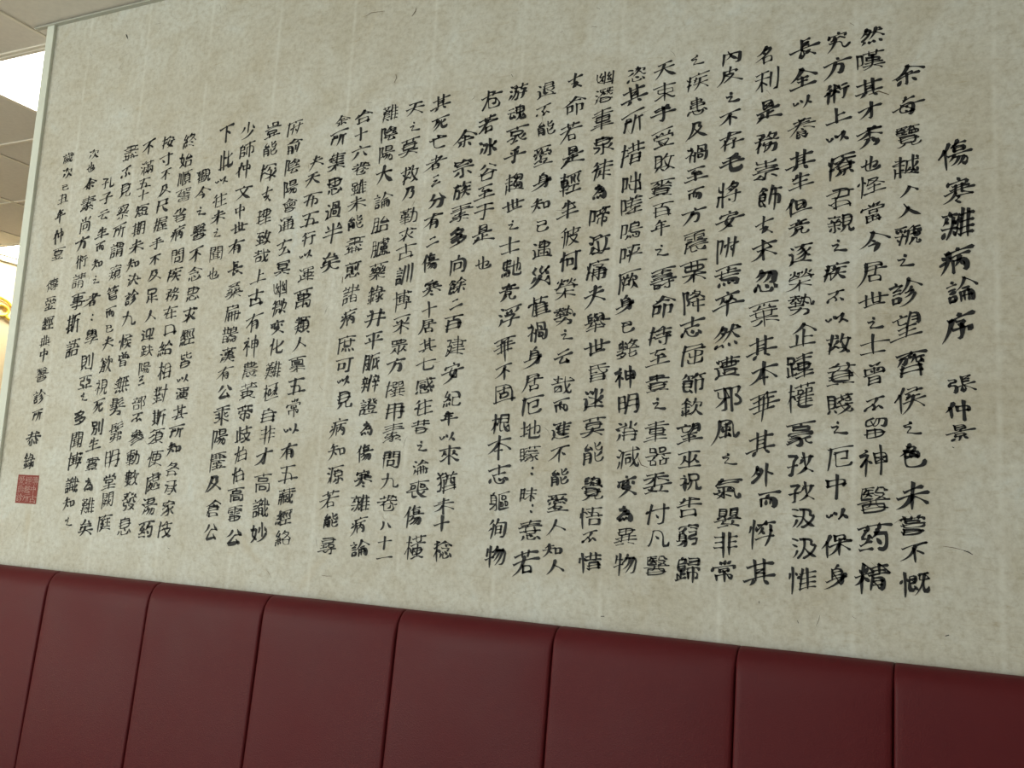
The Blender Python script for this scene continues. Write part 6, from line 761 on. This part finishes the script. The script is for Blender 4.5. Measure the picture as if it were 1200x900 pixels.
("豈能探q理致哉上古有神農黃帝歧伯伯高雷公",[(-1.4828,2.0812),(-1.4824,2.0315),(-1.4839,1.9759),(-1.4797,1.9158),(-1.4843,1.8655),(-1.4782,1.8124),(-1.4809,1.7687),(-1.4801,1.7168),(-1.4846,1.6674),(-1.4827,1.6078),(-1.4837,1.5508),(-1.4849,1.4962),(-1.4841,1.4459),(-1.4857,1.396),(-1.4846,1.3443),(-1.4868,1.2989),(-1.4886,1.2517),(-1.4882,1.2068),(-1.4879,1.1622),(-1.4841,1.1103)]),
("少師仲文中世有長桑扁鵲漢有公乘陽慶及倉公",[(-1.5575,2.0908),(-1.5568,2.0404),(-1.5562,1.9902),(-1.5545,1.9317),(-1.5569,1.8846),(-1.5568,1.8397),(-1.5593,1.7953),(-1.5553,1.74),(-1.5541,1.6875),(-1.553,1.6353),(-1.5543,1.5815),(-1.556,1.5321),(-1.5557,1.487),(-1.553,1.4442),(-1.554,1.3896),(-1.5552,1.3373),(-1.5534,1.2814),(-1.5569,1.2277),(-1.5525,1.1727),(-1.5533,1.1178)]),
("下此以往未之聞也",[(-1.6248,2.0906),(-1.6193,2.0235),(-1.6259,1.9671),(-1.6281,1.9193),(-1.6253,1.8756),(-1.6256,1.8345),(-1.622,1.7848),(-1.6233,1.7315)]),
("觀今之醫不念思求經皆以演其所知各承家技",[(-1.6864,1.989),(-1.6831,1.9421),(-1.6852,1.8939),(-1.6842,1.8435),(-1.6848,1.7848),(-1.684,1.7372),(-1.683,1.6877),(-1.6869,1.6345),(-1.6878,1.5793),(-1.6857,1.5223),(-1.6846,1.4741),(-1.6856,1.4407),(-1.6846,1.393),(-1.6893,1.3475),(-1.6891,1.3064),(-1.6908,1.2593),(-1.6901,1.2146),(-1.6915,1.166),(-1.6953,1.1156)]),
("終始順舊省病問疾務在口給相對斯須便處湯药",[(-1.7473,2.088),(-1.7518,2.0365),(-1.7512,1.9891),(-1.7479,1.944),(-1.7524,1.8932),(-1.7515,1.8444),(-1.7465,1.7868),(-1.7512,1.739),(-1.75,1.6889),(-1.7522,1.6436),(-1.7462,1.6003),(-1.7537,1.5535),(-1.7488,1.498),(-1.7545,1.4389),(-1.752,1.3822),(-1.7539,1.3362),(-1.7518,1.2823),(-1.7494,1.2267),(-1.7547,1.1671),(-1.7551,1.1122)]),
("按寸不及尺握手不及足人迎趺陽三部b參動數發息",[(-1.8201,2.0925),(-1.8196,2.0465),(-1.8138,2.0048),(-1.8139,1.964),(-1.8167,1.9214),(-1.8158,1.8741),(-1.8202,1.823),(-1.82,1.7807),(-1.8172,1.7407),(-1.8186,1.6902),(-1.8165,1.6353),(-1.8186,1.5897),(-1.8155,1.5485),(-1.8179,1.5055),(-1.8215,1.4712),(-1.8223,1.4178),(-1.8224,1.3795),(-1.8184,1.3331),(-1.8223,1.2826),(-1.8206,1.2325),(-1.8207,1.1764),(-1.8259,1.1163)]),
("不滿五十短期未知決診九候曾無髣髴明堂闕庭",[(-1.8844,2.0864),(-1.8854,2.031),(-1.8884,1.9898),(-1.8867,1.9575),(-1.8866,1.9164),(-1.8886,1.8688),(-1.8902,1.8192),(-1.8925,1.7743),(-1.8894,1.7338),(-1.888,1.6847),(-1.8893,1.6338),(-1.8922,1.5744),(-1.8908,1.5262),(-1.8875,1.4653),(-1.8966,1.4091),(-1.8896,1.3448),(-1.8941,1.2787),(-1.894,1.2215),(-1.893,1.1774),(-1.8958,1.1208)]),
("盡b見察所謂窺管而已夫欲視死別生實為難矣",[(-1.9501,2.0803),(-1.9571,2.0249),(-1.9531,1.9779),(-1.9535,1.9201),(-1.9577,1.8675),(-1.9592,1.8173),(-1.9562,1.7579),(-1.9566,1.7015),(-1.9546,1.6497),(-1.9544,1.6095),(-1.9515,1.5716),(-1.9519,1.5164),(-1.958,1.4593),(-1.9591,1.409),(-1.9565,1.3547),(-1.9613,1.3092),(-1.96,1.2641),(-1.9604,1.2106),(-1.9581,1.1597),(-1.9582,1.1048)]),
("孔子云生而知之者:學則亞之多聞博識知之",[(-2.0192,2.0057),(-2.0189,1.9634),(-2.0206,1.9144),(-2.0191,1.8655),(-2.0195,1.8285),(-2.0215,1.7826),(-2.0239,1.7391),(-2.0249,1.6867),(-2.0172,1.6387),(-2.0154,1.5891),(-2.0203,1.5243),(-2.0178,1.4708),(-2.0175,1.431),(-2.0215,1.3803),(-2.0244,1.3233),(-2.0246,1.2688),(-2.0237,1.2082),(-2.0219,1.161),(-2.0201,1.1141)]),
("次也余素尚方術請事斯語",[(-2.0867,2.0916),(-2.0902,2.0536),(-2.0856,2.0054),(-2.0868,1.9533),(-2.0872,1.8967),(-2.088,1.8428),(-2.0831,1.7935),(-2.0874,1.7427),(-2.0814,1.6871),(-2.0874,1.6277),(-2.0796,1.5615)]),
("歲次己丑年仲夏",[(-2.1848,2.0933),(-2.1807,2.0491),(-2.1804,2.0078),(-2.185,1.9769),(-2.1868,1.9289),(-2.1802,1.871),(-2.1782,1.821)]),
("傳愛經典中醫診所",[(-2.1867,1.7365),(-2.1843,1.6849),(-2.1848,1.6313),(-2.1861,1.5826),(-2.1829,1.5456),(-2.1834,1.4929),(-2.1823,1.4313),(-2.1803,1.3837)]),
("恭錄",[(-2.1857,1.3228),(-2.1915,1.2644)])
]
def tri_ribbon(poly, n, V, F, f):
    b = len(V); N = len(poly)
    for x, y in poly: V.append(f(x, y))
    F.append((b, b + 1, b + N - 1)); F.append((b + n + 1, b + N - n, b + n))
    for j in range(n - 1): F.append((b + 1 + j, b + 2 + j, b + N - 2 - j, b + N - 1 - j))
def ink_column(chars, pos, seed, size, weight, split):
    """a column of handwriting; split: every character is a sub-part of its own, else one joined mesh"""
    V, F = [], []
    zs = [p[1] for p in pos]
    col = None
    if split:
        col = bpy.data.objects.new('text_column', None); COL.objects.link(col); col.parent = mural; col.empty_display_size = .02
        col.location = (pos[0][0] - ML.x, INK_Y - ML.y, pos[0][1])
    for i, (c, (x, z)) in enumerate(zip(chars, pos)):
        g0 = zs[i - 1] - z if i else zs[0] - zs[1]
        g1 = z - zs[i + 1] if i < len(zs) - 1 else g0
        pitch = min(.072, max(.034, .5 * (g0 + g1)))
        ex = .0475 * (pitch / .05) ** .3 * size; ey = min(pitch * .86, .054) * size
        if c in "之:二三人r也": ey = .043 * size; ex *= .92
        if c == '以': ey = .042 * size
        sx_ = ex / 128; sy_ = ey / 128; lift = 0.0002 * (i % 3)
        ox, oz = (x, z) if split else (ML.x, 0)
        if split: V, F = [], []
        for poly, n in glyph(STROKES[c], seed * 31.7 + i * 3.31, weight):
            if split: tri_ribbon(poly, n, V, F, lambda a, b_: (a * sx_, -lift, -b_ * sy_))
            else: tri_ribbon(poly, n, V, F, lambda a, b_: (x + a * sx_ - ML.x, INK_Y - ML.y - lift, z - b_ * sy_))
        if split:
            ch = link('character', mesh('character', V, F), INK, col)
            ch.location = (x - pos[0][0], 0, z - pos[0][1])
    if not split:
        col = link('text_column', mesh('text_column', V, F), INK, mural); col['kind'] = 'stuff'
    return col
built = 0
for k, (chars, pos) in enumerate(COLUMNS):
    size = 1.08 if k == 0 else .97 if k == 1 else .93 if k >= 34 else 1.0
    split = built + len(chars) <= 300; built += len(chars)      # the 300 characters that show largest
    o = ink_column(chars, pos, k + 1, size, 7.4 if k else 8.2, split)
    if k == 0: o['label'] = 'larger column of the title characters'
    if k == 1: o['label'] = 'short column of the three author name characters'
    if k >= 34: o['label'] = 'smaller column of dedication characters'

# seal stamp below the signature: rounded red square with pale carved strokes
def seal():
    x0, x1, z1, z0 = (-2.2231, -2.1442, 1.2273, 1.1534)
    st = link('seal_stamp', mesh('seal_stamp', [(x0 - ML.x, INK_Y - ML.y, z0), (x1 - ML.x, INK_Y - ML.y, z0), (x1 - ML.x, INK_Y - ML.y, z1), (x0 - ML.x, INK_Y - ML.y, z1)], [(0, 1, 2, 3)]), SEALRED, mural)
    st['label'] = 'small square red seal stamp'
    V, F = [], []; cw = (x1 - x0 - .004) / 3; rows = 3; rh = (z1 - z0 - .004) / rows
    txt = ['傳愛醫', '經典所', '中診章']
    grid = '愛經傳典醫中診所印'.replace('印', '古')
    for i, c in enumerate(grid):
        cx_ = x0 + .002 + cw * (i % 3 + .5); cz = z1 - .002 - rh * (i // 3 + .5)
        for poly, n in glyph(STROKES[c], 90 + i, 3.4, 0, 0):
            tri_ribbon(poly, n, V, F, lambda a, b_: (cx_ + a * cw / 122 - ML.x, INK_Y - ML.y - .0005, cz - b_ * rh / 122))
    link('seal_characters', mesh('seal_characters', V, F), SEALPALE, mural)
SEALPALE = mat('unprinted_paper', (.60, .46, .41), .85, .1)
seal()
# stray ink flecks and long dark fibres pressed into the paper
V, F = [], []
def fleck(pts, r):
    q = pts
    n = len(q); poly, n = ribbon(q, [r * (.5 if i in (0, n - 1) else 1) for i in range(n)])
    tri_ribbon(poly, n, V, F, lambda a, b_: (a - ML.x, INK_Y - ML.y - .0002, b_))
for pts, r in [([(-2.0169, 2.4218), (-2.0129, 2.4161), (-2.0086, 2.408)], 0.0016), ([(-0.0022, 1.3451), (0.0003, 1.3438)], 0.0012), ([(-0.0145, 1.0423), (-0.0096, 1.0441)], 0.0013), ([(-0.5961, 1.0178), (-0.5894, 1.0185)], 0.0012), ([(0.0126, 1.179), (0.02, 1.1768), (0.0261, 1.1731)], 0.0009), ([(-0.3081, 1.0713), (-0.308, 1.0669)], 0.0008), ([(-0.2432, 1.0442), (-0.2417, 1.0401)], 0.0008), ([(-1.6785, 1.0727), (-1.6729, 1.071)], 0.001), ([(-0.8472, 2.1234), (-0.8428, 2.1169)], 0.0009), ([(-0.5603, 1.8094), (-0.5583, 1.804)], 0.0006)]: fleck(pts, r)
o = link('ink_flecks', mesh('ink_flecks', V, F), INK, mural); o['kind'] = 'stuff'; o['label'] = 'tiny black specks'
V, F = [], []
for pts, r in [([(-0.1328, 1.9726), (-0.1157, 1.9765), (-0.0987, 1.9676)], 0.0011), ([(-0.0173, 1.1838), (-0.001, 1.1822), (0.0139, 1.1791)], 0.0005), ([(-1.233, 1.0437), (-1.2195, 1.0429), (-1.2062, 1.0439)], 0.0005), ([(-1.1074, 2.3042), (-1.0993, 2.3151), (-1.0976, 2.3231)], 0.0009), ([(-1.1423, 2.1492), (-1.1365, 2.1606), (-1.1395, 2.1692)], 0.0007), ([(-0.9387, 2.079), (-0.9308, 2.0856)], 0.0007), ([(-0.6688, 2.1999), (-0.6574, 2.196)], 0.0007), ([(-1.2413, 1.6891), (-1.2403, 1.7029)], 0.0013), ([(-0.5364, 1.3165), (-0.5291, 1.3007), (-0.5158, 1.2963)], 0.0007), ([(-0.1653, 2.1154), (-0.1579, 2.1091)], 0.0006), ([(-1.2153, 2.1126), (-1.1988, 2.1102)], 0.0006), ([(-0.6594, 2.2396), (-0.6517, 2.2343)], 0.0006), ([(-1.2347, 2.3279), (-1.221, 2.3338), (-1.1831, 2.3309)], 0.0006)]: fleck(pts, r)
rnd = random.Random(4)
for i in range(150):
    x = rnd.uniform(-2.25, 2.7); z = rnd.uniform(1.02, 2.47); a = rnd.uniform(0, 6.28); L = rnd.uniform(.004, .014)
    c = rnd.uniform(-.5, .5)
    fleck([(x, z), (x + L * math.cos(a), z + L * math.sin(a)), (x + L * math.cos(a) + L * math.cos(a + c), z + L * math.sin(a) + L * math.sin(a + c))], .00028)
o = link('paper_fibres', mesh('paper_fibres', V, F), FLECK, mural); o['kind'] = 'stuff'; o['label'] = 'thin brown fibres'

# ------------------------------------------------------------------ banquette along the wall
bench = empty('banquette_bench', (-.3, D - .3, 0), 'long dark red leatherette banquette with vertical seams against the paper wall', 'bench')
BL = bench.location
joints = [-2.325, -2.002, -1.668, -1.340, -1.004, -.670, -.336, -.089, .245, .58, .915, 1.25, 1.585, 1.92, 2.255, 2.6]
PROF = [(.0005, .989), (.006, .9935), (.020, .9945), (.033, .990), (.0425, .9815), (.0495, .970), (.054, .954), (.0565, .930), (.060, .88), (.066, .80), (.073, .70), (.080, .60), (.087, .50), (.089, .44), (.085, .42)]
def back_panel(x0, x1, nm='back_panel'):
    W_ = x1 - x0; V, F = [], []
    us = [0, .002, .005, .01, .02, .05, .12, .25, .5, .75, .88, .95, .98, .99, .995, .998, 1]
    rr = random.Random(int(x0 * 1000))
    ph = rr.uniform(0, 6)
    for u in us:
        e = min(u, 1 - u) * W_                                 # distance to the seam
        pinch = -.008 * math.exp(-e / .0013) + .0022 * (1 - math.exp(-e / .05))
        for j, (d, z) in enumerate(PROF):
            a = PROF[max(j - 1, 0)]; b = PROF[min(j + 1, len(PROF) - 1)]
            nx, nz = -(b[1] - a[1]), (b[0] - a[0]); L = math.hypot(nx, nz); nx /= L; nz /= L
            k = pinch * (1 if 1 < j else .2)
            k += .0008 * math.sin(u * 7 + z * 9 + ph) * (j > 5)
            top = .45 if j < 6 else 1
            V.append((x0 + W_ * u - BL.x, D - .0032 - max(.0003, d + nx * k * top) - BL.y, z + nz * k * top))
    n = len(PROF)
    for i in range(len(us) - 1):
        for j in range(n - 1):
            F.append((i * n + j, i * n + j + 1, (i + 1) * n + j + 1, (i + 1) * n + j))
    # back and ends
    b = len(V); zb = .42
    for x in (x0, x1): V.append((x - BL.x, D - .0035 - BL.y, zb))
    last = (len(us) - 1) * n
    F.append((0, last, b + 1, b)); F.append(tuple(list(range(n))[::-1]) + ()) if False else None
    F.append((b,) + tuple(range(n - 1, -1, -1))); F.append((b + 1,) + tuple(last + j for j in range(n)))
    F.append((b, b + 1, last + n - 1, n - 1))
    me = mesh(nm, V, F)
    for p in me.polygons[:(len(us) - 1) * (n - 1)]: p.use_smooth = True
    return link(nm, me, LEATHER, bench)
for a, b in zip(joints, joints[1:]): back_panel(a + .0003, b - .0003)
for i in range(0, len(joints) - 1, 1):
    a, b = joints[i], joints[i + 1]
    box('seat_cushion', (a + .001, D - .60, .36, b - .001, D - .095, .47), LEATHER, bench, bev=.018)
box('seat_base', (joints[0] + .01, D - .56, .08, joints[-1] - .01, D - .004, .358), LEATHER, bench)
box('plinth', (joints[0] + .03, D - .52, 0, joints[-1] - .03, D - .02, .079), WOOD, bench)
